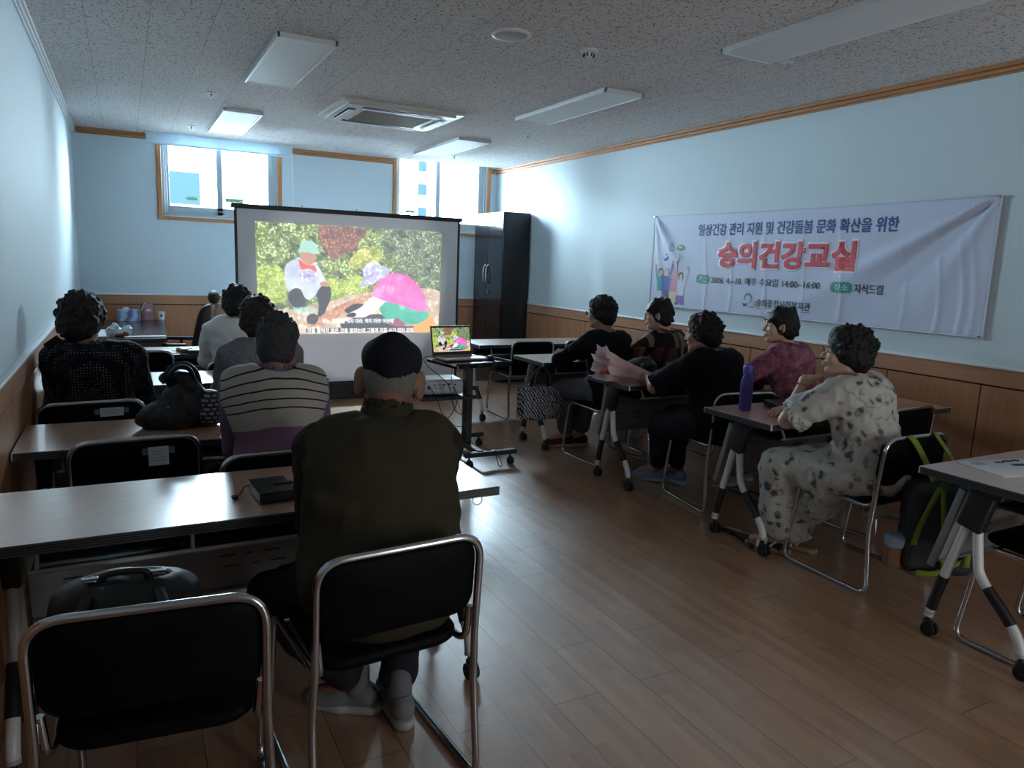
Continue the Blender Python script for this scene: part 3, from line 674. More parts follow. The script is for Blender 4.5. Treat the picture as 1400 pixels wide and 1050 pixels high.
# ================================================================ projection screen and its picture
def picture(scale_strength, base, name, parent):
    """the picture shown: two gardeners kneeling by a flower bed; local size 1.92 x 1.08 in the xy plane"""
    def uv(x, y):
        u = (x-78)/1235.0; top = 70+80*u; bot = 798+17*u; return (u*1.92, (bot-y)/(bot-top)*1.08)
    st = scale_strength
    def fol(a, b_, c_, sc):
        def f(t):
            n = t.noise(t.coord(), sc, 5, .7); n2 = t.noise(t.coord((1, 1, 1), (0, 0, 0), (3, 2, 0)), sc*.28, 3)
            v = t.n('ShaderNodeTexVoronoi', {'Vector': t.coord(), 'Scale': sc*1.6})
            m = t.math('ADD', t.math('MULTIPLY', n, .65), t.math('MULTIPLY', n2, .55))
            k = t.mix(t.ramp(m, .46, .70), lin(a), lin(b_)); return t.mix(t.math('MULTIPLY', t.ramp(m, .54, .66), t.math('LESS_THAN', v.outputs[0], .42)), k, lin(c_))
        return f
    E = lambda n, c, tex=None: emit(n, c, st, tex, base)
    mats = [E('picture_trees', '', fol('#1a2622', '#8fae55', '#f2f5b8', 26)), E('picture_maple', '', fol('#4a4540', '#9a5a48', '#e0a088', 30)), E('picture_lime', '', fol('#6d8d2a', '#c8e050', '#f6fcb0', 34)),
            E('picture_soil', '', fol('#b08f74', '#e6cfb4', '#fff2dc', 12)), E('picture_brick', '', fol('#a8694c', '#dd9d78', '#f0c0a0', 22)), E('picture_jacket', '', fol('#b9c6da', '#eef2f8', '#ffffff', 9)),
            E('picture_mint', '#a9dcd0'), E('picture_skin', '#c98f78'), E('picture_scarf', '#f0584a'), E('picture_dark', '#1c2230'), E('picture_lilac', '', fol('#8d80c0', '#dfe2f6', '#ffffff', 15)),
            E('picture_white', '#f4f5fa'), E('picture_pink', '', fol('#f04fb4', '#ff86d2', '#ffb4e2', 5)), E('picture_teal', '', fol('#1fa88c', '#45c8a8', '#7fe0c8', 6)), E('picture_orange', '#f0b060'), E('picture_shade', '', fol('#28353a', '#7c9268', '#dbe4b4', 30)),
            E('picture_yellow', '', fol('#7a8a2a', '#d8d860', '#f6f4b0', 20)), E('picture_plum', '#a05068')]
    L = [(0, [(78, 70), (1318, 150), (1300, 815), (90, 799)]),
         (15, [(860, 122), (1317, 152), (1306, 560), (1180, 530), (1010, 500), (960, 420), (1000, 330), (890, 260)]),
         (1, [(462, 96), (600, 104), (770, 116), (785, 165), (720, 210), (730, 262), (650, 275), (560, 330), (510, 250), (470, 190)]),
         (16, [(690, 290), (740, 250), (820, 245), (885, 270), (880, 330), (780, 360), (700, 390), (650, 350)]),
         (2, [(86, 360), (150, 342), (215, 350), (248, 390), (262, 470), (262, 590), (96, 606)]), (2, [(500, 430), (560, 440), (640, 460), (700, 425), (752, 430), (790, 500), (780, 540), (640, 565), (530, 585), (480, 500)]),
         (3, [(520, 600), (640, 555), (770, 540), (900, 520), (1180, 515), (1310, 535), (1300, 815), (92, 800), (95, 640), (300, 640)]),
         (4, [(500, 670), (640, 600), (800, 548), (830, 560), (700, 640), (560, 720), (380, 770), (400, 700)]),
         (9, [(600, 740), (700, 700), (860, 680), (1040, 720), (1060, 765), (820, 790), (620, 780)]),
         (9, [(620, 658), (690, 612), (775, 612), (740, 660), (690, 690)]),
         (9, [(268, 560), (282, 515), (315, 498), (352, 505), (380, 550), (378, 610), (340, 640), (300, 625)]), (9, [(440, 540), (470, 495), (520, 480), (545, 500), (545, 570), (510, 650), (495, 690), (455, 695), (470, 600)]),
         (9, [(380, 700), (420, 660), (470, 690), (450, 740), (400, 740)]), (7, [(465, 690), (520, 665), (550, 685), (520, 700)]),
         (5, [(250, 420), (258, 350), (300, 318), (345, 305), (440, 335), (470, 370), (500, 430), (515, 465), (470, 500), (440, 560), (400, 582), (372, 560), (352, 505), (310, 498), (275, 530), (262, 500)]),
         (10, [(335, 390), (450, 385), (462, 445), (440, 465), (338, 450)]),
         (7, [(345, 270), (448, 272), (446, 320), (425, 350), (395, 352), (358, 325)]), (6, [(332, 272), (350, 240), (352, 210), (380, 194), (430, 198), (456, 225), (460, 258), (480, 280), (430, 282), (400, 270)]),
         (8, [(338, 306), (372, 340), (405, 356), (440, 350), (458, 400), (430, 388), (400, 372), (352, 388)]), (7, [(465, 470), (500, 455), (545, 480), (530, 495), (480, 490)]),
         (14, [(1100, 760), (1235, 690), (1270, 745), (1303, 780), (1300, 815), (1100, 813)]), (17, [(930, 755), (1000, 690), (1060, 750), (1040, 780)]),
         (13, [(860, 640), (905, 598), (1000, 620), (1120, 660), (1205, 660), (1228, 690), (1215, 725), (1140, 758), (1050, 752), (990, 700), (960, 745), (900, 705)]),
         (11, [(820, 565), (860, 580), (918, 600), (850, 655), (770, 705), (690, 700), (640, 695), (670, 670), (740, 640)]), (9, [(630, 690), (690, 665), (720, 680), (690, 705)]),
         (12, [(822, 560), (840, 495), (872, 455), (940, 415), (1010, 416), (1080, 440), (1140, 490), (1190, 560), (1215, 620), (1228, 650), (1180, 678), (1100, 655), (1000, 620), (915, 602), (870, 580)]),
         (7, [(820, 500), (868, 470), (850, 510), (828, 530)]),
         (10, [(722, 502), (752, 465), (760, 430), (752, 385), (790, 345), (830, 333), (870, 352), (885, 372), (945, 385), (930, 425), (870, 462), (810, 490)]),
         (9, [(380, 768), (1118, 770), (1116, 800), (384, 796)])]
    mb = MB()
    for k, (mi, pts) in enumerate(L):
        P = [uv(*p) for p in pts]
        if k: P = [(p.x, p.y) for p in fillet([(x, y, 0) for x, y in P], .045, 4, True)] if k != len(L)-1 else P
        P = [(min(1.92, max(0, x)), min(1.08, max(0, y))) for x, y in P]
        mb.add([(x, y, .0006*k/ (1 if k < 1 else 1)*.5) for x, y in P], [list(range(len(P)))], mi)
    po = mb.build(name, mats, parent)
    def cap(s, x0, x1, y, h, m, bold):
        me = txt(s, 1, bold); a, yy = uv(x0, y); b_, y2 = uv(x1, y); v = fit(me, a, b_, yy-h/2, yy+h/2); v[:, 2] = .0125+v[:, 2]*.4; me.vertices.foreach_set('co', v.ravel()); me.update(); obj('caption', me, m, po)
    mw = emit('picture_caption', '#ffffff', st*1.05, None, base); mc = emit('picture_name', '#8fe8e0', st, None, base)
    cap('장창재(72)', 300, 452, 645, .062, mc, .012); cap('하는 것을 ‘뭘 먹지 마라, 먹지 마라’ 하는데', 486, 968, 722, .050, mw, .02); cap('것을 뭘먹지 않은 것을 말하는데 그렇게 지킬 수가 없어 안에', 388, 1112, 783, .050, mw, .02)
    return po
SY = 7.40
scr = thing('projection_screen', 'floor standing projection screen showing two gardeners', 'projection screen', (2.08, SY, 0))
M_SCRB = mat('black_screen_case', '#121316', .45)
f = MB(); f.b2((-1.135, -.002, .185), (1.15, .002, 1.90)); f.build('screen_fabric', mat('white_screen_fabric', '#e6e8ee', .75, var=.02), scr)
f = MB(); f.b2((-1.15, -.0045, .185), (-1.125, -.0022, 1.90)); f.b2((1.14, -.0045, .185), (1.165, -.0022, 1.90)); f.b2((-1.15, -.0045, .185), (1.165, -.0022, .20)); f.build('black_border', M_SCRB, scr)
f = MB(); f.box((.0075, 0, 1.915), (2.37, .03, .045), .008); f.build('top_bar', M_SCRB, scr)
for x in (-.52, .02): MB().cyl((x, 0, 1.936), (x, 0, 1.955), .012, 12, 0, None, .003).build('lifting_knob', M_GREYMET, scr)
f = MB(); f.box((.0075, .01, .10), (2.42, .13, .17), .02); f.build('base_case', M_SCRB, scr)
for x in (-.9, .9):
    g = MB(); g.box((x, .0, .0105), (.05, .30, .021), .006); g.build('foot', M_SCRB, scr)
g = MB(); g.tube([(0, .09, .1), (0, .07, 1.0), (0, .035, 1.9)], .012, 10); g.build('support_pole', M_GREYMET, scr)
pic = picture(.42, (.45, .46, .49, 1), 'projected_image', scr)
pic.location = (1.112-2.08, -.006, .70); pic.rotation_euler = (R(90), 0, 0)

# ================================================================ laptop cart
cart = thing('laptop_cart', 'black rolling laptop cart with a projector shelf', 'cart', (2.26, 4.93, 0))
c = MB(); c.box((0, 0, .40), (.055, .075, .62), .006); c.box((0, 0, .60), (.045, .06, .26), .005, 0); c.build('column', M_BLACKP, cart)
c = MB(); c.box((-.02, 0, .1), (.05, .60, .04), .005); c.box((.06, -.30, .095), (.42, .05, .035), .006); c.box((.06, .27, .095), (.42, .05, .035), .006); c.build('base', M_BLACKP, cart)
for x, y in ((.225, -.30), (-.11, -.30), (.235, .27), (-.11, .27)):
    k = MB(); k.cyl((x, y, .09), (x, y, .05), .007, 8)
    for d in (-.012, .012): k.cyl((x+d-.008, y-.008, .026), (x+d+.008, y-.008, .026), .026, 18, 0, None, .005)
    k.box((x, y-.004, .045), (.02, .04, .028), .006); k.build('caster', M_RUBBER, cart)
TRZ = .755
t = MB(); Mt = Matrix.Translation((-.03, -.08, TRZ)) @ Matrix.Rotation(R(8), 4, 'Z')
t.prism(rrect(.50, .44, .03), -.022, -.002, 0, Mt)
t.build('tray', mat('black_tray_board', '#1b1d22', .25), cart)
t = MB(); t.b2((-.24, -.215, -.002), (.24, -.205, .012), .003, 0, Mt); t.b2((.236, -.2, -.002), (.244, .1, .014), .003, 0, Mt)
for x in (-.17, -.05, .07): t.box((x, -.225, -.014), (.05, .02, .02), .005, 0, Mt)
t.build('tray_stop', M_BLACKP, cart)
for z in (.70, .53, .46): MB().cyl((.03, 0, z), (.075, 0, z), .016, 14, 0, None, .004).build('clamp_knob', M_BLACKP, cart)
c = MB(); c.box((-.21, .05, .480), (.40, .33, .022), .008); c.build('shelf', M_BLACKP, cart)
# projector on the cart's shelf
pj = thing('projector', 'light grey projector on the lower cart shelf', 'projector', (2.055, 5.0, .4915), R(-6))
M_PJ = mat('pale_grey_plastic', '#aab4b8', .4, var=.04)
p = MB(); p.box((0, 0, .066), (.31, .25, .112), .022, 0, None, 4); p.build('housing', M_PJ, pj)
for (x, z, a, b_) in ((-.115, .065, .022, .026), (-.07, .085, .02, .008), (-.04, .085, .012, .006), (.0, .085, .026, .010), (.04, .088, .026, .012), (.085, .085, .014, .01), (-.06, .06, .008, .008), (-.03, .06, .008, .008), (0, .06, .008, .008), (.05, .06, .02, .006)): MB().box((x, -.126, z), (a, .006, b_), .001).build('port', M_BLACKP, pj)
p = MB(); p.cyl((.07, .11, .065), (.07, .135, .065), .04, 28); p.cyl((.07, .13, .065), (.07, .139, .065), .028, 28); p.build('lens', M_BLACKP, pj)
for x in (-.11, .11):
    for y in (-.08, .08): MB().cyl((x, y, 0), (x, y, .012), .012, 12).build('foot', M_RUBBER, pj)
# laptop
lp = thing('laptop', 'open silver laptop showing the gardening video', 'laptop', (2.19, 4.93, TRZ), R(6))
M_SIL = mat('silver_aluminium', '#8f9298', .3, .7, var=.03)
b = MB(); b.box((0, 0, .010), (.345, .235, .016), .006); b.build('base', M_SIL, lp)
b = MB(); b.b2((-.15, -.02, .018), (.15, .095, .0195), 0, 0)
for r_ in range(5):
    for k in range(12): b.b2((-.148+.0248*k, -.017+.0222*r_, .0192), (-.148+.0248*k+.021, -.017+.0222*r_+.018, .0208), .001, 1)
b.build('keyboard', [M_BLACKP, mat('dark_key', '#24262a', .5)], lp)
MB().b2((-.05, -.105, .0178), (.05, -.035, .0186), .001).build('touchpad', mat('touchpad_grey', '#7d8086', .35), lp)
Ml = Matrix.Translation((0, .115, .016)) @ Matrix.Rotation(R(-12), 4, 'X')
b = MB(); b.b2((-.172, 0, .002), (.172, .007, .226), .004, 0, Ml); b.b2((-.169, -.001, .006), (.169, .0005, .223), 0, 1, Ml)
ls = b.build('lid', [M_SIL, M_BLACKP], lp)
pc = picture(.45, (.01, .01, .012, 1), 'display_picture', ls)
sc = .325/1.92
pc.matrix_local = Ml @ Matrix.Translation((-.1625, -.002, .028)) @ Matrix.Rotation(R(90), 4, 'X') @ Matrix.Diagonal((sc, sc, sc*.12, 1))
ms = thing('computer_mouse', 'small black mouse beside the laptop', 'mouse', (2.405, 4.86, TRZ-.002), R(20))
sdf_obj('shell', [EL((0, 0, .012), (.028, .048, .022), .01), SUB(BX((0, 0, -.05), (.1, .1, .05), 0, .004))], M_BLACKP, ms, .003)
MB().cyl((-.004, .026, .030), (.004, .026, .030), .008, 12).build('wheel', M_RUBBER, ms)
def cable(name, label, pts, r=.0028, m=None, n=10):
    o = MB().tube(spline(pts, n), r, 8).build(name, m or M_RUBBER); return tag(o, label, 'cable', 'cables hanging off the laptop cart')
cable('cable', 'black cable looping from the projector to the left of the cart column', [(1.93, 4.872, .565), (1.95, 4.80, .50), (2.0, 4.76, .36), (2.07, 4.77, .30), (2.16, 4.80, .27), (2.23, 4.83, .33), (2.265, 4.88, .42)])
cable('cable', 'black cable drooping from the laptop over the projector', [(2.04, 5.03, .775), (1.92, 4.97, .765), (1.90, 4.82, .72), (2.02, 4.75, .60), (2.07, 4.76, .44), (2.13, 4.79, .37), (2.24, 4.875, .34)])
cable('cable', 'thin cable hanging from the cart tray to its base', [(2.04, 4.72, .735), (2.03, 4.70, .62), (2.11, 4.72, .42), (2.16, 4.74, .28), (2.22, 4.74, .16), (2.27, 4.70, .125), (2.33, 4.64, .117)], .002, mat('grey_cable', '#55585c', .5))
cable('cable', 'black cable crossing in a loop below the projector', [(2.12, 4.872, .565), (2.12, 4.80, .48), (2.06, 4.76, .38), (1.97, 4.75, .31), (1.93, 4.76, .25), (1.90, 4.80, .20)])
cable('cable', 'knotted cable bundle on the cart foot', [(2.30, 4.655, .117), (2.34, 4.60, .10), (2.36, 4.59, .04), (2.37, 4.58, .006), (2.40, 4.59, .006), (2.38, 4.60, .06), (2.35, 4.61, .118), (2.42, 4.62, .12)], .003)

# ================================================================ black cabinet
cab = thing('storage_cabinet', 'tall black storage cabinet against the right wall', 'cabinet', (4.235, 8.33, 0))
M_CABS = mat('black_cabinet_side', '#121319', .5, var=.1); M_CABD = mat('glossy_black_door', '#0d0e16', .12, var=.1, spec=.7)
c = MB(); c.b2((-.17, -.395, 0), (.185, .40, 2.085), .003); c.build('carcass', M_CABS, cab)
for (y0, y1, hy) in ((-.395, .003, -.035), (.008, .40, .045)):
    d = MB().b2((-.19, y0, .06), (-.171, y1, 2.082), .003).build('door', M_CABD, cab)
    MB().tube(spline([(-.19, hy, 1.20), (-.222, hy, 1.24), (-.230, hy, 1.325), (-.222, hy, 1.41), (-.19, hy, 1.45)], 6), .007, 10).build('handle', M_CHROME, d)
k = MB(); k.cyl((-.19, -.03, 1.12), (-.198, -.03, 1.12), .012, 14); k.b2((-.205, -.034, 1.08), (-.202, -.026, 1.125), .001); k.build('key', M_CHROME, cab)

# ================================================================ desk and office chair at the back left
desk = thing('office_desk', 'dark wooden desk along the left wall by the window', 'desk', (.01, 7.72, 0))
M_DESK = m_wood('dark_walnut_top', '#34241d', '#4b342a', 'Y', .22)
t = MB(); t.prism([(p.x, p.y) for p in fillet([(-.40, -.98, 0), (.28, -.98, 0), (.30, -.6, 0), (.36, .9, 0), (-.40, .9, 0)], .08, 6, True)], .705, .74); t.build('desktop', M_DESK, desk)
g = MB(); g.b2((-.36, -.93, .655), (.24, -.915, .705), 0); g.b2((-.40, -.9, .60), (-.38, .85, .705)); g.b2((.24, -.4, .64), (.26, .8, .705)); g.build('apron', mat('grey_steel_apron', '#5a5d60', .4, .3), desk)
for x, y in ((-.14, -.9), (.26, .8), (-.36, .8)): MB().b2((x-.03, y-.03, 0), (x+.03, y+.03, .705), .004).build('leg', M_GREYMET, desk)
MB().b2((-.09, -.74, .10), (.2, -.72, .66)).build('back_panel', M_CABS, desk)
oc = thing('office_chair', 'black office chair with headrest turned to the desk', 'office chair', (.37, 7.12, 0), R(80))
b = MB()
for k in range(5):
    a = k*2*PI/5+.3; b.tube([(0, 0, .10), (.28*math.cos(a), .28*math.sin(a), .07)], [.028, .018], 8)
b.cyl((0, 0, .08), (0, 0, .40), .028, 14); ob = b.build('base', M_BLACKP, oc)
for k in range(5):
    a = k*2*PI/5+.3; x, y = .28*math.cos(a), .28*math.sin(a); w_ = MB()
    for d in (-.012, .012): w_.cyl((x+d-.008, y, .028), (x+d+.008, y, .028), .028, 14, 0, None, .004)
    w_.cyl((x, y, .03), (x, y, .075), .007, 8); w_.build('caster', M_RUBBER, ob)
M_MESH = mat('black_mesh_fabric', '#14161b', .7, var=.3, scale=200)
s = MB(); pad(s, .48, .46, .08, .10, Matrix.Translation((0, .02, .45)), .015, .6); s.build('seat', M_MESH, oc)
s = MB(); pad(s, .44, .50, .05, .12, Matrix.Translation((0, -.245, .76)) @ Matrix.Rotation(R(102), 4, 'X'), -.05, .3); s.build('backrest', M_MESH, oc)
s = MB(); s.tube(spline([(0, -.05, .40), (0, -.24, .42), (0, -.31, .56), (0, -.325, .78), (0, -.355, .95), (0, -.372, 1.02)], 6), .022, 10, 0); s.tube(spline([(-.10, -.285, .60), (0, -.325, .70), (.10, -.285, .60)], 6), .015, 8, 1); s.build('back_spine', [M_GREYMET, M_BLACKP], oc)
s = MB(); s.tube([(0, -.36, .98), (0, -.355, 1.06)], .009, 8, 0); s.build('headrest_stem', M_GREYMET, oc)
sdf_obj('headrest', [EL((0, -.335, 1.075), (.14, .05, .062), .01)], M_MESH, oc, .006)
for sx in (-1, 1):
    a = MB(); a.tube(fillet([(sx*.2, -.02, .42), (sx*.30, -.02, .43), (sx*.30, -.02, .66)], .05), .014, 10, 0); ao = a.build('armrest_post', M_BLACKP, oc)
    sdf_obj('armrest', [BX((sx*.295, .0, .672), (.026, .115, .004), .012, .01)], M_BLACKP, ao, .006)

# things on the desk
tb = thing('tissue_box', 'blue and white tissue box on the dark desk', 'tissue box', (.02, 8.50, .74), R(-4))
M_TIS = None
t = NT('printed_tissue_carton'); v = t.n('ShaderNodeTexWave', {'Vector': t.coord((4, 4, 9)), 'Scale': .7, 'Distortion': 7.0, 'Detail': 3.0}); t.base(t.mix(t.ramp(v.outputs[1], .2, .9), lin('#6f88bf'), lin('#c9d5ea')), .5); M_TIS = t.m
MB().b2((-.105, -.055, 0), (.105, .055, .115), .003).build('carton', M_TIS, tb)
sdf_obj('tissue', [EL((-.03, 0, .118), (.035, .008, .02), .01), EL((-.02, .004, .128), (.02, .006, .014), .01)], M_PAPER, tb, .005)
ph = thing('pen_holder', 'pen holder with pens behind the tissue box', 'pen holder', (.10, 8.60, .74))
MB().lathe([(.001, 0), (.038, 0), (.038, .10), (.034, .10), (.034, .006), (.001, .006)], n=24).build('cup', M_BLACKP, ph)
for k, (dx, dy) in enumerate(((.07, .01), (.05, .03), (.085, .0))): MB().tube([(0, 0, .01), (dx*.9, dy, .165+.01*k)], .004, 8).build('pen', mat('pen_barrel', ['#c9b08a', '#22242a', '#d9d2c4'][k], .4), ph)
pk = thing('pink_box', 'tall pink carton beside the paper cup', 'box', (.205, 8.62, .74))
MB().b2((-.042, -.04, 0), (.042, .04, .165), .003).build('carton', mat('pink_card', '#a97c86', .5), pk)
m_ = MB(); m_.b2((-.02, -.0412, .09), (.022, -.0404, .115)); m_.build('label', M_PAPER, pk)
cu = thing('paper_cup', 'white paper cup beside the tall pink carton', 'cup', (.325, 8.62, .74))
MB().lathe([(.001, 0), (.028, 0), (.036, .082), (.039, .083), (.039, .086), (.034, .085), (.027, .004), (.001, .004)], n=28).build('cup_wall', M_PAPER, cu)
MB().cyl((0, -.0325, .045), (0, -.0345, .045), .014, 16).build('print', mat('cup_print', '#5d6b62', .6), cu)
wl = thing('paper_sheet', 'pale sheet of paper on the desk behind the curly haired woman', 'paper', (-.19, 7.25, .74), R(5)); MB().b2((-.13, -.30, .0005), (.10, .30, .003)).build('sheet', M_PAPER, wl)
bg = thing('plastic_bag', 'crumpled clear plastic bag with a red item on the desk', 'bag', (-.07, 6.98, .74))
sdf_obj('film', [EL((-.05, 0, .045), (.038, .045, .05), .03), EL((-.025, .02, .075), (.025, .03, .03), .03), EL((.06, 0, .04), (.045, .05, .045), .03), EL((.08, .01, .065), (.022, .03, .03), .03), EL((0, .02, .025), (.09, .06, .03), .03), SUB(BX((0, 0, -.1), (.3, .3, .1), 0, .003))], mat('crinkled_white_film', '#c3ced6', .25, var=.15), bg, .007, lambda p, n: .034*vnoise(p*30)+.018*vnoise(p*75))
sdf_obj('content', [EL((.05, -.05, .02), (.03, .02, .022), .01), EL((.0, -.052, .014), (.03, .018, .014), .01)], mat('red_and_black_packet', '#7e2a2c', .5), bg, .006)
st = thing('plastic_tray', 'shallow white strip folder on the front edge of the desk', 'folder', (.10, 6.90, .74), R(2)); MB().b2((-.13, -.045, .0), (.19, .045, .008), .003).build('cover', M_PAPER, st)

# ================================================================ banner on the right wall
BW, BH0 = 3.09, 1.965
def bz(u, z):      # straight rectangle -> slightly sagging cloth
    s = u/BW; return z + .0*s
def fold(u, z):
    u = np.asarray(u, float); z = np.asarray(z, float)
    d = np.full_like(u, .006)
    def crease(px, pz, ang, wid, amp, L):
        dx, dz = u-px, z-pz; t = dx*math.cos(ang)+dz*math.sin(ang); q = -dx*math.sin(ang)+dz*math.cos(ang)
        ww = wid*(.12+.9*np.clip(t/L, 0, 1)); return amp*np.exp(-(q/ww)**2)*np.clip(t/.12, 0, 1)*np.exp(-np.clip(t/L, 0, 9)**2)
    d += crease(BW-.01, BH0, R(180+28), .085, .036, 1.1) - crease(BW-.01, BH0, R(180+41), .09, .018, .9) + crease(BW-.01, BH0, R(180+60), .07, .016, .6) + crease(BW-.01, BH0, R(180+15), .06, .010, .7)
    d += crease(.01, BH0, R(-50), .07, .022, .5) - crease(.01, BH0, R(-30), .05, .006, .4) + crease(.01, BH0, R(-78), .04, .008, .6)
    for uc, a in ((.72, .0025), (1.02, .003), (1.38, .003), (1.75, .002), (2.08, .0045), (2.55, .003), (2.78, .005), (2.92, .006), (2.99, .004)):
        d += a*np.exp(-((u-uc-.03*np.sin(z*6))/.014)**2)*np.clip((1.95-z)/.3, 0, 1)
    return np.maximum(d, .0015)
ban = thing('banner', 'long white cloth banner with red and blue Korean lettering on the right wall', 'banner', (XR-.006, 5.54, 0))
def to_wall(u, z, h=0.0):
    """banner coordinates -> coordinates local to the banner"""
    u = np.asarray(u, float); z = np.asarray(z, float)
    zz = z
    return np.stack([-(fold(u, z)+.004+h), -u, zz], -1)
nu, nz = 240, 64
U, Z = np.meshgrid(np.linspace(0, BW, nu), np.linspace(0, 1, nz))
zb = 1.135+.012*U/BW; zt = BH0 + .012*(np.abs(U-BW/2)/(BW/2))**2-.012; Zr = zb+(zt-zb)*Z
V = to_wall(U.ravel(), Zr.ravel())
F = [[j*nu+i, j*nu+i+1, (j+1)*nu+i+1, (j+1)*nu+i] for j in range(nz-1) for i in range(nu-1)]
mb = MB(); mb.add([tuple(v) for v in V], [f[::-1] for f in F], 0, True)
t = NT('white_banner_cloth'); n = t.noise(t.coord(), 3, 3); t.base(t.mix(n, (.50, .55, .70, 1), (.56, .61, .76, 1)), .6, spec=.3); M_BAN = t.m
bo = mb.build('cloth', M_BAN, ban)
md = bo.modifiers.new('thickness', 'SOLIDIFY'); md.thickness = .0012; md.offset = 0
# hem strip
mb = MB()
ed = [(0, 0)]
mb.tube([tuple(to_wall(u, 1.137+.012*u/BW, .001)) for u in np.linspace(0, BW, 60)], .004, 6); mb.tube([tuple(to_wall(BW-.002, z, .001)) for z in np.linspace(1.147, BH0, 30)], .005, 6); mb.tube([tuple(to_wall(.002, z, .001)) for z in np.linspace(1.137, BH0, 30)], .003, 6)
mb.build('hem', mat('white_hem', '#c9cfdc', .6, var=.03), ban)
for u, z in ((.012, 1.955), (3.075, 1.957), (3.075, 1.155)):
    MB().cyl((0, -u, z), (-.03, -u, z), .006, 10, 0, None, .002).build('eyelet', M_CHROME, ban)
def on_banner(name, me, v, m, h=.003):
    """lay a flat mesh (verts v in u,z) on the cloth"""
    b = bmesh.new(); b.from_mesh(me); b.verts.ensure_lookup_table()
    for i, vv in enumerate(b.verts): vv.co = (v[i, 0], v[i, 1], v[i, 2]*.4 if v.shape[1] > 2 else 0)
    bmesh.ops.triangulate(b, faces=b.faces)
    for _ in range(2):
        le = [e for e in b.edges if e.calc_length() > .05]
        if not le: break
        bmesh.ops.subdivide_edges(b, edges=le, cuts=1); bmesh.ops.triangulate(b, faces=b.faces)
    b.verts.ensure_lookup_table(); P = np.array([q.co[:] for q in b.verts]); W = to_wall(P[:, 0], P[:, 1], h+P[:, 2])
    for i, q in enumerate(b.verts): q.co = W[i]
    bmesh.ops.reverse_faces(b, faces=b.faces)
    b.to_mesh(me); b.free(); return obj(name, me, m, ban)
def btext(s, u0, u1, z0, z1, m, bold, h=.003): me = txt(s, 1, bold); return on_banner('lettering', me, fit(me, u0, u1, z0, z1), m, h)
def bpoly(pts, m, h=.002, r=0, name='print'):
    P = [(p.x, p.y) for p in fillet([(x, y, 0) for x, y in pts], r, 4, True)] if r else pts
    me = bpy.data.meshes.new(name); me.from_pydata([(x, y, 0) for x, y in P], [], [list(range(len(P)))]); me.update()
    return on_banner(name, me, np.array([(x, y) for x, y in P]), m, h)
M_INK = mat('navy_print', '#1b3a86', .6, var=.03); M_RED = mat('red_print', '#c8323e', .6, var=.03); M_PALE = mat('pale_print', '#dfe2ee', .6, var=.02); M_BLK = mat('black_print', '#1c2130', .6, var=.03); M_GRN = mat('green_print', '#3d9a8a', .6, var=.03)
btext('일상건강 관리 지원 및 건강돌봄 문화 확산을 위한', .61, 2.48, 1.772, 1.872, M_INK, .022)
btext('숭의건강교실', .855, 2.215, 1.495, 1.73, M_PALE, .075, .0022); btext('숭의건강교실', .87, 2.20, 1.508, 1.717, M_RED, .045, .0046)
bpoly(rrect(.165, .075, .036, 6, .71, 1.404), M_GRN); btext('기간', .655, .765, 1.382, 1.428, M_PALE, .012, .0036)
btext('2026. 4.~10. 매주 수요일 14:00~16:00', .81, 1.925, 1.372, 1.434, M_BLK, .005)
bpoly(rrect(.17, .075, .036, 6, 2.105, 1.397), M_GRN); btext('장소', 2.05, 2.16, 1.374, 1.421, M_PALE, .012, .0036)
btext('지식드림', 2.205, 2.415, 1.363, 1.428, M_BLK, .010)
btext('숭의종합사회복지관', 1.335, 1.86, 1.212, 1.274, M_BLK, .010)
bpoly([(1.34, 1.198), (1.86, 1.198), (1.86, 1.2015), (1.34, 1.2015)], M_BLK)
# emblem: two swirling rings and a small blue leaf
def ring(cx, cz, ro, ri, a0, a1, m, h=.003):
    A = np.linspace(R(a0), R(a1), 22); k = np.sin(np.linspace(0, PI, 22))*.5+.5
    pts = [(cx+ro*math.cos(a), cz+ro*math.sin(a)) for a in A] + [(cx+(ro-(ro-ri)*q)*math.cos(a), cz+(ro-(ro-ri)*q)*math.sin(a)) for a, q in zip(A[::-1], k[::-1])]
    bpoly(pts, m, h)
ring(1.245, 1.272, .042, .024, -60, 200, mat('teal_print', '#4a90b0', .6)); ring(1.245, 1.272, .042, .030, 20, 110, M_GRN, .0036)
ring(1.292, 1.232, .036, .022, -150, 60, mat('salmon_print', '#c88a7c', .6)); bpoly([(1.19, 1.235), (1.215, 1.225), (1.24, 1.235), (1.235, 1.208), (1.205, 1.205)], M_INK, .003, .006)
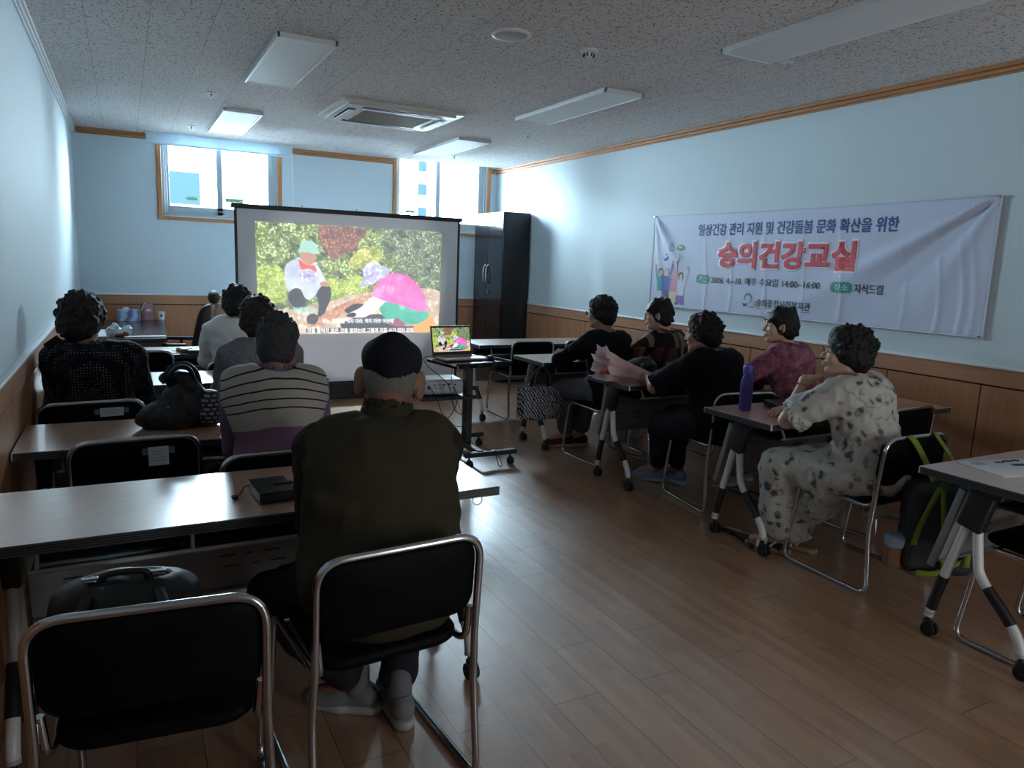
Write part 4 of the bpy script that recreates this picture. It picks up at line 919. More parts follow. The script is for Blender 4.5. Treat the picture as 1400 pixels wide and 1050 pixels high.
# cartoon group at the left: four cheering people
sk = mat('skin_print', '#c9a294', .6); tl = mat('teal_cloth_print', '#2f8f92', .6); bl_ = mat('blue_cloth_print', '#3a62b4', .6); pkp = mat('pink_cloth_print', '#c98aa4', .6); whp = mat('white_cloth_print', '#c9cce0', .6); hr = mat('dark_hair_print', '#1f2230', .6); jn = mat('slate_cloth_print', '#4a5470', .6); cr = mat('cream_cloth_print', '#d4caa0', .6); pu = mat('purple_cloth_print', '#7263ac', .6); gy = mat('grey_hair_print', '#9aa0ac', .6)
def fig(cx, top, m_top, m_leg, m_hair, arms, zl, w_=.05, legw=.048):
    bpoly([(cx-w_, top-.075), (cx+w_, top-.075), (cx+w_*.95, top-.21), (cx-w_*.95, top-.21)], m_top, .0026, .015)
    bpoly([(cx-legw, top-.205), (cx+legw, top-.205), (cx+legw*1.25, zl), (cx+legw*.25, zl), (cx, top-.26), (cx-legw*.25, zl), (cx-legw*1.2, zl)], m_leg, .0022)
    for (x, z) in arms:
        s = -1 if x < cx else 1
        bpoly([(cx+s*w_*.6, top-.09), (x-.012, z), (x+.012, z), (cx+s*w_*1.15, top-.13)], m_top, .003, .008)
        bpoly(rrect(.026, .034, .012, 4, x, z+.012), sk, .0034)
    bpoly([(cx+.031*math.cos(a), top-.035+.036*math.sin(a)) for a in np.linspace(0, 2*PI, 16)[:-1]], m_hair, .003)
    bpoly([(cx+.004+.024*math.cos(a), top-.044+.028*math.sin(a)) for a in np.linspace(0, 2*PI, 16)[:-1]], sk, .0036)
fig(.14, 1.485, tl, mat('pale_skirt_print', '#b9bfd2', .6), hr, [(.065, 1.50)], 1.17, .045)
fig(.225, 1.49, bl_, jn, gy, [(.165, 1.44), (.305, 1.53)], 1.19, .055)
fig(.325, 1.485, pkp, cr, gy, [(.28, 1.40), (.36, 1.52)], 1.165)
fig(.425, 1.455, whp, pu, hr, [(.51, 1.48), (.38, 1.42)], 1.165, .05, .052)
ring(.28, 1.665, .030, .016, 0, 359, M_GRN); bpoly(rrect(.03, .02, .008, 4, .28, 1.70), M_GRN)
bpoly([(.40+.055*math.cos(a), 1.67+.026*math.sin(a)) for a in np.linspace(0, 2*PI, 20)[:-1]], mat('olive_print', '#6f7f5c', .6)); bpoly(rrect(.05, .016, .007, 4, .39, 1.675), cr, .003)
bpoly([(.16, 1.60), (.185, 1.565), (.21, 1.585), (.24, 1.60), (.235, 1.565), (.21, 1.555), (.18, 1.55)], M_INK); bpoly(rrect(.02, .02, .009, 4, .205, 1.61), M_INK)
for a in (30, 55, 75): bpoly([(.37, 1.54), (.375, 1.54), (.375+.09*math.cos(R(a)), 1.54+.09*math.sin(R(a))), (.371+.09*math.cos(R(a)), 1.542+.09*math.sin(R(a)))], M_INK)

# ================================================================ things on the tables and chairs
M_LEA = mat('black_leather', '#07080b', .38, var=.25, scale=90, bump=.15)
def wrinkle(a, f, seed=0): return lambda p, n: a*vnoise(p*f, seed)+a*.5*vnoise(p*f*2.3, seed+1)
# slouchy handbag on the second left table
hb = thing('handbag', 'slouchy black handbag with a woven grey side on the left table', 'bag', (.185, 3.40, TH))
sdf_obj('body', [RC((-.13, .0, .055), .055, (.12, .02, .075), .075, .05), RC((-.10, 0, .06), .05, (.02, .02, .24), .035, .06), RC((.10, .02, .08), .07, (.05, .02, .22), .04, .06), RC((-.02, -.03, .05), .06, (.01, .0, .26), .03, .05), SUB(BX((0, 0, -.1), (.5, .5, .1), 0, .004))], M_LEA, hb, .007, wrinkle(.014, 22))
t = NT('woven_monogram_cloth'); ck = t.n('ShaderNodeTexBrick', {'Vector': t.coord((1, 1, 1), (R(90), .4, 0)), 'Color1': (.30, .30, .34, 1), 'Color2': (.22, .22, .25, 1), 'Mortar': (.012, .012, .016, 1), 'Scale': 1.0, 'Mortar Size': .006, 'Brick Width': .030, 'Row Height': .022}); t.base(ck.outputs[0], .55); M_MONO = t.m
sdf_obj('side_pocket', [RC((.125, -.0, .075), .072, (.135, .0, .13), .060, .03), RC((.13, -.03, .06), .05, (.14, -.02, .12), .045, .03), SUB(BX((0, 0, -.1), (.5, .5, .1), 0, .004)), SUB(BX((-.14, 0, .2), (.20, .4, .4), 0, .01))], M_MONO, hb, .006, wrinkle(.008, 20, 4))
hn = MB()
for pts in ([(-.03, .0, .20), (-.055, -.01, .26), (-.03, .0, .315), (.03, .01, .33), (.08, .02, .28), (.10, .02, .17)], [(-.02, -.02, .22), (-.04, -.04, .275), (0, -.03, .32), (.05, -.02, .30), (.075, -.01, .2)], [(-.03, 0, .30), (-.075, -.01, .265), (-.06, -.02, .235)]): hn.tube(spline(pts, 6), .011, 8)
hn.build('handle', M_LEA, hb); hb.scale = (.92, .92, .84)
hw = MB()
for (x, y, z) in ((-.125, -.058, .07), (-.10, -.062, .045), (-.05, -.07, .06), (-.045, -.06, .11)): hw.tube([(x+.012*math.cos(a), y-.002, z+.010*math.sin(a)) for a in np.linspace(0, 2*PI, 13)[:-1]], .0025, 6, 0, None, False, True)
hw.build('metal_ring', M_CHROME, hb)
# notebook-like phone wallet on the nearest table
nb = thing('phone_wallet', 'thick black leather wallet with a strap on the nearest left table', 'wallet', (.385, 2.31, TH), R(4))
b = MB(); b.box((0, 0, .006), (.112, .165, .006), .002, 0); b.box((0, 0, .034), (.112, .165, .006), .002, 0); b.box((-.053, 0, .02), (.008, .165, .034), .003, 0); b.build('cover', mat('dark_teal_leather', '#182226', .3, var=.25, scale=120, bump=.2), nb)
MB().box((.001, 0, .020), (.10, .157, .023), .002).build('pages', mat('dark_page_edge', '#2a2d30', .7), nb)
b = MB(); b.box((.035, 0, .0385), (.06, .022, .004), .002); b.box((.058, 0, .024), (.005, .022, .03), .002); b.build('strap', M_LEA, nb)
b = MB(); b.tube(spline([(-.055, .065, .022), (-.075, .055, .02), (-.09, .035, .006), (-.105, .02, .005)], 5), .002, 6); b.box((-.112, .01, .007), (.018, .022, .010), .003); b.build('charm', M_RUBBER, nb)
# backpack on the nearest left chair
bp = thing('backpack', 'black backpack standing on the nearest left chair', 'backpack', (-.03, 1.80, .463), R(-4)); bp.scale = (1, 1, .82)
M_BP = mat('black_nylon', '#06070b', .55, var=.25, scale=150, bump=.1)
sdf_obj('body', [BX((0, .02, .145), (.10, .04, .08), .06, .06), BX((0, -.06, .12), (.09, .02, .06), .04, .03), EL((0, .02, .27), (.15, .09, .06), .04), SUB(BX((0, 0, -.1), (.5, .5, .1), 0, .006))], M_BP, bp, .008, wrinkle(.010, 14, 2))
b = MB(); b.tube(spline([(-.05, .0, .315), (-.035, -.005, .343), (.035, -.005, .343), (.05, .0, .315)], 6), .009, 8); b.build('grab_handle', M_BP, bp)
for sx in (-1, 1):
    b = MB(); b.tube(spline([(sx*.07, -.06, .31), (sx*.09, -.12, .26), (sx*.11, -.13, .14), (sx*.13, -.08, .03)], 6), .013, 8); b.build('shoulder_strap', M_BP, bp)
    b = MB(); b.box((sx*.07, -.005, .337), (.034, .014, .006), .002); b.box((sx*.07, -.005, .329), (.026, .016, .008), .002); b.build('buckle', M_CHROME, bp)
b = MB(); b.tube(spline([(-.13, .03, .22), (-.1, .03, .31), (0, .03, .335), (.1, .03, .31), (.145, .03, .22)], 8), .004, 6); b.build('zipper', M_GREYMET, bp)
# things on the fourth left table
pn = thing('phone', 'dark phone in a brown case lying on the papers table behind the dotted blouse', 'phone', (.435, 5.90, TH), R(-8)); MB().box((0, 0, .014), (.085, .11, .028), .006).build('case', mat('brown_leather', '#3c2822', .4), pn); MB().box((0, -.0, .0285), (.07, .095, .002), .001).build('screen', M_BLACKP, pn)
pg = thing('pouch', 'brown leather pouch next to the dark phone', 'pouch', (.375, 5.965, TH), R(15)); sdf_obj('pouch_body', [BX((0, 0, .016), (.035, .05, .006), .012, .01)], mat('tan_leather', '#6d4e42', .5), pg, .006, wrinkle(.004, 30))
pr = thing('papers', 'loose white papers on the table beside the dark phone', 'papers', (.47, 6.09, TH), R(6)); b = MB(); b.b2((-.11, -.13, 0), (.14, .12, .003)); b.box((.05, .03, .0045), (.2, .15, .002), 0, 0, Matrix.Rotation(R(14), 4, 'Z')); b.build('sheets', M_PAPER, pr)
pl = thing('white_cord', 'white looped cord on the table behind the empty black chair', 'cord', (.29, 5.96, TH)); MB().tube(spline([(-.10, -.03, .004), (-.05, -.065, .004), (.02, -.07, .004), (.06, -.02, .004), (.04, .06, .004), (.0, .09, .004)], 8), .0035, 8).build('cord', M_WHITE, pl)
# tote bag on the hook of the second right table
tt = thing('tote_bag', 'black and white patterned tote bag hanging from the right table end', 'bag', (2.86, 4.86, .27))
t = NT('houndstooth_cloth'); wv = t.n('ShaderNodeTexWave', {'Vector': t.coord((1, 1, 1.3), (0, R(28), 0)), 'Scale': 14.0, 'Distortion': 5.0, 'Detail': 2.0, 'Detail Scale': 3.0}); t.base(t.mix(t.math('GREATER_THAN', wv.outputs[1], .62), (.012, .013, .018, 1), (.36, .37, .42, 1)), .7); M_TOTE = t.m
sdf_obj('body', [BX((0, 0, .14), (.165, .03, .105), .03, .02), EL((0, 0, .06), (.18, .07, .06), .04), SUB(BX((0, 0, .345), (.3, .026, .09), .01, .02))], M_TOTE, tt, .007, wrinkle(.014, 12, 3))
for y in (-.03, .03): MB().tube(spline([(-.075, y, .255), (-.06, y*.7, .34), (-.01, y*.3, .405), (.03, y*.3, .405), (.07, y*.7, .34), (.08, y, .255)], 6), .011, 8).build('handle', M_LEA, tt)
# bouquet and pouch on the third right table
bq = thing('bouquet', 'bouquet in crinkled pink wrapping lying on the right table', 'bouquet', (2.95, 3.92, TH))
t = NT('pink_tissue_wrap'); nn = t.noise(t.coord(), 30, 4); t.base(t.mix(nn, lin('#dcb0b2'), lin('#f4dcdc')), .45); t.set(t.b.inputs['Transmission Weight'], .15); M_WRAP = t.m
mb = MB(); rng = random.Random(4); na, nl = 56, 12; vs = []
for j in range(nl):
    s = j/(nl-1); L = -.10+.35*s
    for i in range(na):
        a = 2*PI*i/na; pl_ = 1+.22*math.sin(a*9+3*s)*s+.12*math.sin(a*17)*s + (.45*rng.random()*(1 if j > nl-2 else .15))
        r = (.014 + .098*s**1.05)*pl_; zz = .020+.070*s + r*math.sin(a)*.95
        vs.append((.10-L*.95, -.13+L*.85+r*math.cos(a)*.7, max(.002, zz)))
mb.add(vs, [[j*na+i, j*na+(i+1) % na, (j+1)*na+(i+1) % na, (j+1)*na+i] for j in range(nl-1) for i in range(na)], 0, True)
wo = mb.build('wrapping', M_WRAP, bq, None, 0, False); md = wo.modifiers.new('thickness', 'SOLIDIFY'); md.thickness = .001
fl_ = [EL((-.10+.03*rng.uniform(-1, 1), .05+.03*rng.uniform(-1, 1), .05+.03*rng.random()), (.02, .02, .018), .006) for _ in range(12)]
sdf_obj('flowers', fl_, mat('coral_petals', '#b9635c', .6, var=.3, scale=60), bq, .006)
sdf_obj('ribbon', [EL((.155, -.175, .022), (.03, .018, .02), .008), EL((.195, -.195, .018), (.028, .016, .016), .008), EL((.17, -.215, .014), (.022, .016, .013), .008), RC((.12, -.15, .016), .012, (.07, -.19, .008), .006, .01)], mat('pink_ribbon', '#c56f72', .5, var=.2), bq, .005, wrinkle(.006, 45))
pc_ = thing('pouch_bag', 'small rounded black pouch bag behind the pink bouquet', 'bag', (3.12, 3.95, TH)); pc_.scale = (1.1, 1.1, 1.15)
sdf_obj('body', [EL((0, 0, .06), (.10, .06, .075), .03), BX((0, 0, .05), (.06, .025, .03), .03, .03), SUB(BX((0, 0, -.1), (.5, .5, .1), 0, .005))], M_LEA, pc_, .006, wrinkle(.006, 22))
MB().tube(spline([(-.085, -.03, .05), (-.07, -.035, .105), (0, -.03, .138), (.07, -.03, .105), (.085, -.03, .05)], 8), .005, 8).build('piping', mat('grey_piping', '#5a5c62', .5), pc_)
b = MB(); b.box((-.045, -.066, .08), (.016, .008, .05), .004); b.build('clip', M_CHROME, pc_)
# bottle, wallet on the fourth right table
bt = thing('water_bottle', 'tall translucent purple water bottle with a loop lid', 'bottle', (3.02, 2.885, TH)); bt.scale = (1, 1, 1.1)
t = NT('purple_plastic'); t.base(lin('#7d6fd0'), .15); t.set(t.b.inputs['Transmission Weight'], .65); t.set(t.b.inputs['IOR'], 1.3); M_PUR = t.m
MB().lathe([(.001, 0), (.031, 0), (.035, .006), (.035, .13), (.033, .150), (.026, .172), (.023, .180), (.023, .190), (.001, .190)], n=40).build('flask', M_PUR, bt)
t = NT('water'); t.base(lin('#6a5cae'), .05); t.set(t.b.inputs['Transmission Weight'], .6); t.set(t.b.inputs['IOR'], 1.33)
MB().lathe([(.001, .004), (.0325, .004), (.0325, .105), (.001, .105)], n=40).build('drink', t.m, bt)
l = MB(); l.lathe([(.001, .188), (.026, .188), (.027, .192), (.027, .222), (.025, .226), (.012, .228), (.012, .236), (.001, .237)], n=36)
l.tube(fillet([(.022, 0, .218), (.043, 0, .216), (.043, 0, .172), (.034, 0, .164)], .014), .005, 10); l.build('lid', mat('purple_lid', '#5a50b4', .35, var=.06), bt)
nw = thing('phone_wallet', 'dark teal zipped wallet in front of the woman in the white dress', 'wallet', (3.27, 2.86, TH), R(-24))
b = MB(); b.box((0, 0, .018), (.12, .20, .034), .010, 0, None, 3); b.build('cover', mat('teal_leather', '#1d2c2e', .3, var=.2, scale=100, bump=.2), nw); MB().tube([(.061, -.08, .019), (.061, .08, .019)], .0025, 6).build('zipper', M_CHROME, nw)
MB().tube(spline([(-.06, -.09, .02), (-.085, -.11, .006), (-.06, -.125, .004), (.0, -.115, .004), (.05, -.11, .004)], 6), .0016, 6).build('wrist_cord', M_TAPE, nw)
# booklet on the nearest right table
bk = thing('booklet', 'white booklet with a dark drawing on the table at the photo edge', 'booklet', (3.23, 1.575, TH), R(-14))
b = MB(); b.b2((-.19, -.11, 0), (.14, .115, .006), .001, 0)
b.tube(spline([(.0, .07, .0066), (.02, .085, .0066), (.05, .08, .0066), (.07, .09, .0066), (.1, .085, .0066)], 5), .005, 6, 1); b.box((.04, .03, .0064), (.07, .03, .001), 0, 1); b.box((-.02, .075, .0064), (.03, .02, .001), 0, 1)
for k in range(3): b.box((-.13, .08-.014*k, .0062), (.06, .003, .0006), 0, 1)
b.build('cover', [M_PAPER, M_BLK], bk)
# backpack hung on the white dress woman's chair
gb = thing('backpack', 'dark grey backpack with lime green straps hung on a chair back', 'backpack', (3.25, 1.88, .145), R(-42))
def tw(*p): c, s = math.cos(R(42)), math.sin(R(42)); return [(x*c-y*s, x*s+y*c, z) for x, y, z in p]
M_GB = mat('charcoal_nylon', '#23262b', .6, var=.2, scale=120, bump=.1); t = NT('lime_webbing'); ww = t.n('ShaderNodeTexWave', {'Vector': t.coord(), 'Scale': 60.0}); t.base(t.mix(ww.outputs[1], lin('#5d7414'), lin('#87a024')), .6); M_LIME = t.m
sdf_obj('body', [BX((0, 0, .21), (.105, .045, .16), .045, .03), EL((0, -.045, .13), (.12, .06, .11), .03), RC((-.05, .0, .38), .05, (.05, 0, .38), .05, .05)], M_GB, gb, .009, wrinkle(.010, 12, 6))
def strap(pts, wd=.017, nm='strap'):
    P = spline(pts, 6); b = MB(); b.tube(P, wd, 8, 0)
    return b.build(nm, M_LIME, gb)
def flatstrap(pts, wd, nx):
    P = spline(pts, 6); b = MB(); vs = []
    for p in P: vs += [p+Vector(nx)*wd, p-Vector(nx)*wd]
    b.add(vs, [[2*i, 2*i+1, 2*i+3, 2*i+2] for i in range(len(P)-1)], 0, True); o = b.build('strap', M_LIME, gb, None, 0, False); md = o.modifiers.new('thickness', 'SOLIDIFY'); md.thickness = .004; return o
flatstrap(tw((-.10, .155, .56), (-.10, .13, .618), (-.09, .098, .60))+[(-.07, .02, .50), (-.04, -.03, .42)], .018, (.74, .67, .2)); flatstrap(tw((.10, .155, .56), (.10, .13, .618), (.09, .098, .60))+[(.05, .02, .50), (.03, -.03, .43)], .018, (.74, .67, -.2))
flatstrap([(-.03, -.075, .42), (-.07, -.105, .34), (-.105, -.115, .24), (-.12, -.11, .15)], .012, (1, 0, 0)); flatstrap([(-.02, -.085, .41), (-.01, -.118, .27), (.005, -.132, .14), (.01, -.125, .05)], .013, (1, 0, 0)); flatstrap([(.09, -.08, .39), (.10, -.118, .24), (.095, -.128, .08)], .013, (1, 0, 0))
flatstrap([(-.10, -.11, .02), (-.02, -.128, .035), (.07, -.13, .10)], .014, (.2, 0, 1)); strap([(-.02, -.02, .43), (-.03, -.04, .50), (.03, -.05, .52), (.045, -.03, .44)], .008, 'grab_handle')
MB().tube(spline([(.02, -.06, .40), (.03, -.085, .36), (.035, -.095, .31)], 5), .003, 6).build('cord', M_PAPER, gb)
sdf_obj('pompom', [EL((.035, -.10, .285), (.024, .024, .024), .004)], mat('red_pompom', '#8a1f2c', .7, var=.3), gb, .005, wrinkle(.006, 60))
sdf_obj('side_bottle', [BX((-.16, -.02, .085), (.035, .02, .06), .02, .01)], mat('amber_drink', '#7c553c', .3, var=.3), gb, .006); sdf_obj('bottle_label', [BX((-.16, -.025, .135), (.036, .021, .012), .021, .01)], mat('pale_blue_label', '#8fa0b4', .5), gb, .006)
# folded umbrella and papers at the foot of the fourth right table
um = thing('folded_umbrella', 'dark folded umbrella lying on the floor under the purple bottle table', 'umbrella', (3.0, 2.72, 0), R(-4))
sdf_obj('canopy', [RC((-.02, .22, .018), .016, (.01, -.02, .026), .025, .01), RC((.01, -.02, .024), .024, (.04, -.16, .022), .020, .01), RC((.0, .12, .014), .016, (-.05, -.05, .012), .014, .01), RC((.03, -.1, .02), .02, (.10, -.14, .016), .016, .01)], mat('dark_umbrella_cloth', '#1c1f26', .35, var=.35, scale=20), um, .006, wrinkle(.010, 26))
MB().tube([(-.03, .20, .034), (-.002, .0, .05), (.02, -.10, .045)], .006, 8).build('shaft', M_GREYMET, um)

# ================================================================ people
def rotm(yaw, pitch=0, roll=0):
    return np.array((Matrix.Rotation(R(yaw), 3, 'Z') @ Matrix.Rotation(R(pitch), 3, 'X') @ Matrix.Rotation(R(roll), 3, 'Y')))
def ik(a, t, l1, l2, hint):
    a, t, hint = np.array(a, float), np.array(t, float), np.array(hint, float); d = t-a; D = np.linalg.norm(d)
    if D > (l1+l2)*.995: t = a+d/D*(l1+l2)*.995; d = t-a; D = np.linalg.norm(d)
    u = d/D; h = hint-u*(hint@u); h /= np.linalg.norm(h); x = (l1*l1-l2*l2+D*D)/(2*D)
    return a+u*x+h*math.sqrt(max(l1*l1-x*x, 0)), t
M_SKIN = None
def m_skin(name, c):
    t = NT(name); n = t.noise(t.coord(), 25, 4); a = lin(c); t.base(t.mix(n, tuple(x*.88 for x in a[:3])+(1,), tuple(min(1, x*1.1) for x in a[:3])+(1,)), .5, spec=.35)
    t.set(t.b.inputs['Subsurface Weight'], .06); t.set(t.b.inputs['Subsurface Radius'], (.012, .005, .003)); return t.m
M_SKIN = m_skin('skin', '#ad8470'); M_SKIN2 = m_skin('tanned_skin', '#8a6152'); M_SKIN3 = m_skin('fair_skin', '#c29c88')
def m_hair(name, a, b_):
    t = NT(name); n = t.noise(t.coord((1, 1, .5)), 130, 4, .7); n2 = t.noise(t.coord(), 30, 3); t.base(t.mix(t.math('MULTIPLY', n, 1.0), lin(a), lin(b_)), .5, spec=.35); t.bump(t.math('ADD', n, n2), .9, .006); return t.m
M_HAIRB = m_hair('black_hair', '#08080a', '#17161a'); M_HAIRBR = m_hair('dark_brown_hair', '#140b0a', '#2c1a18'); M_HAIRG = m_hair('greying_black_hair', '#0c0c0e', '#3c3d42'); M_HAIRW = m_hair('white_stubble', '#57544e', '#7a766e')
M_EYEW = mat('eye_white', '#d8d4d0', .3, var=.02); M_IRIS = mat('dark_iris', '#1a100c', .2); M_BROW = mat('dark_brow', '#1c1614', .7)
M_LENS = M_GLASS
EAR = [1.0]
def head_prims(c, M, s, female=True):
    def w(p): return np.array(c)+M@(np.array(p)*s)
    P = [EL(w((0, -.014, .036)), np.array((.077, .097, .090))*s, .02, M), EL(w((0, .028, -.028)), np.array((.063, .070, .092))*s, .025, M),
         EL(w((0, .062, -.096)), np.array((.030, .026, .022))*s, .02, M), EL(w((0, -.055, -.02)), np.array((.062, .05, .06))*s, .03, M)]
    for q in (-1, 1):
        P += [RC(w((q*.054, .0, -.060)), .020*s, w((q*.018, .066, -.096)), .018*s, .02), EL(w((q*.040, .068, -.026)), np.array((.024, .022, .024))*s, .02, M)]
        P += [RC(w((q*.014, .092, .026)), .011*s, w((q*.044, .078, .024)), .009*s, .012)]
    P += [RC(w((0, .092, .012)), .009*s, w((0, .112, -.030)), .0125*s, .008), EL(w((0, .100, -.062)), np.array((.022, .010, .009))*s, .006, M), EL(w((0, .098, -.074)), np.array((.019, .010, .008))*s, .006, M)]
    for q in (-1, 1):
        ek = EAR[0]; P += [EL(w((q*.013, .099, -.034)), np.array((.010, .010, .008))*s, .006, M), SUB(EL(w((q*.032, .104, .004)), np.array((.016, .014, .010))*s, .010, M))]
        P += [EL(w((q*(.079+.010*(ek-1)*3), -.006, -.006)), np.array((.011, .021, .034))*s*ek, .006, M @ rotm(q*-28*ek)), SUB(EL(w((q*(.088+.03*(ek-1)), .004, -.004)), np.array((.008, .010, .018))*s, .005, M))]
    return P
def finger_prims(wr, d, n, side, s=1.0, curl=.5, spread=1.0):
    """palm, four jointed fingers and a thumb; d = pointing direction, n = direction the palm faces"""
    d = np.array(d, float); d /= np.linalg.norm(d); n = np.array(n, float); n -= d*(n@d); n /= np.linalg.norm(n); l = np.cross(d, n)*side   # l: towards the thumb
    wr = np.array(wr, float); P = [RC(wr, .024*s, wr+d*.04*s, .022*s, .02)]
    pc = wr+d*.055*s
    for k, o in enumerate((.028, .0095, -.0095, -.027)):
        P.append(RC(wr+d*.018*s+l*o*.55*s, .0135*s, wr+d*.088*s+l*o*s, .0115*s, .014))
    for k, (o, L) in enumerate(((.029, .068), (.0098, .076), (-.0098, .070), (-.028, .054))):
        b = wr+d*(.090-.004*abs(k-1))*s+l*o*s*spread; cc = curl*(1+.12*k); dd = d+l*o*1.6*spread; dd /= np.linalg.norm(dd)
        r0 = .0088*s
        for seg, (f, da) in enumerate(((.45, .55), (.32, 1.25), (.26, 1.75))):
            a = da*cc; v = dd*math.cos(a)+n*math.sin(a); e = b+v*L*f*s; P.append(RC(b, r0, e, r0*.92, .004)); b = e; r0 *= .92
    t0_ = wr+d*.022*s+l*.018*s; t1 = t0_+(d*.55+l*.72+n*.25)*.038*s; t2 = t1+(d*.86+l*.28+n*.35)*.030*s; t3 = t2+(d*.95+n*.25)*.024*s
    P += [RC(t0_, .015*s, t1, .0115*s, .012), RC(t1, .0108*s, t2, .0098*s, .005), RC(t2, .0098*s, t3, .0085*s, .005)]
    return P
def shoe(parent, ank, yaw, m_up, m_sole, L=.235, sub=(), flat=False, heel=0.0):
    """upper with an ankle opening on a thick sole; ank = ankle point, toes along yaw; heel lifts the heel"""
    M = rotm(yaw, -math.degrees(heel/.2) if heel else 0); c = np.array((ank[0], ank[1], 0.0))
    def w(p): q = np.array(p, float); return c + M@q + np.array((0, 0, heel*.55))
    k = L/.235
    up = [RC(w((0, -.035*k, .052)), .036, w((0, .05*k, .044)), .037, .02), RC(w((0, .05*k, .044)), .036, w((0, .135*k, .036)), .027, .02), RC(w((0, -.03*k, .06)), .034, w((0, -.005, .088)), .036, .02), EL(w((.0, .10*k, .034)), (.043, .07*k, .026), .02, M),
          SUB(RC(w((0, -.012, .085)), .026, w((0, -.02, .15)), .034, .006)), SUB(BX(w((0, .05, -.09)), (.12, .25, .104), 0, .004, M))]
    u = sdf_obj('shoe', up, m_up, parent, .0055)
    sole = [RC(w((0, -.045*k, .016)), .038, w((.0, .05*k, .016)), .039, .02, None), RC(w((0, .05*k, .016)), .040, w((0, .125*k, .018)), .034, .02), SUB(BX(w((0, .05, -.10)), (.12, .3, .10), 0, .003, M)), SUB(BX(w((0, .05, .13)), (.12, .3, .10), 0, .003, M))]
    sdf_obj('sole', sole, m_sole, u, .0055)
    lc = MB(); 
    for i in range(4):
        y = .045*k+.02*i; zz = .083-.004*i*1.3; lc.tube([tuple(w((x, y+.004*(j % 2), zz-.10*abs(x)))) for j, x in enumerate((-.02, 0, .02))], .0028, 6)
    lc.build('laces', m_sole, u)
    return u
def torso_prims(g, ly, shz, shw, twist=0.0, belly=0.0):
    """pelvis to shoulders; g girth, ly forward lean of the shoulders"""
    P = [EL((0, .0, .565), (.172*g, .140*g, .115), .05), EL((0, ly*.30+.01*belly, .68), (.150*g, (.118+.03*belly)*g, .125), .06), EL((0, ly*.68, shz-.115), (.160*g, .118*g, .150), .06)]
    P += [RC((-shw*.72, ly-.005, shz-.018), .056*g, (shw*.72, ly-.005, shz-.018), .056*g, .05), RC((-shw*.45, ly*.9, shz-.06), .085*g, (shw*.45, ly*.9, shz-.06), .085*g, .05)]
    return P
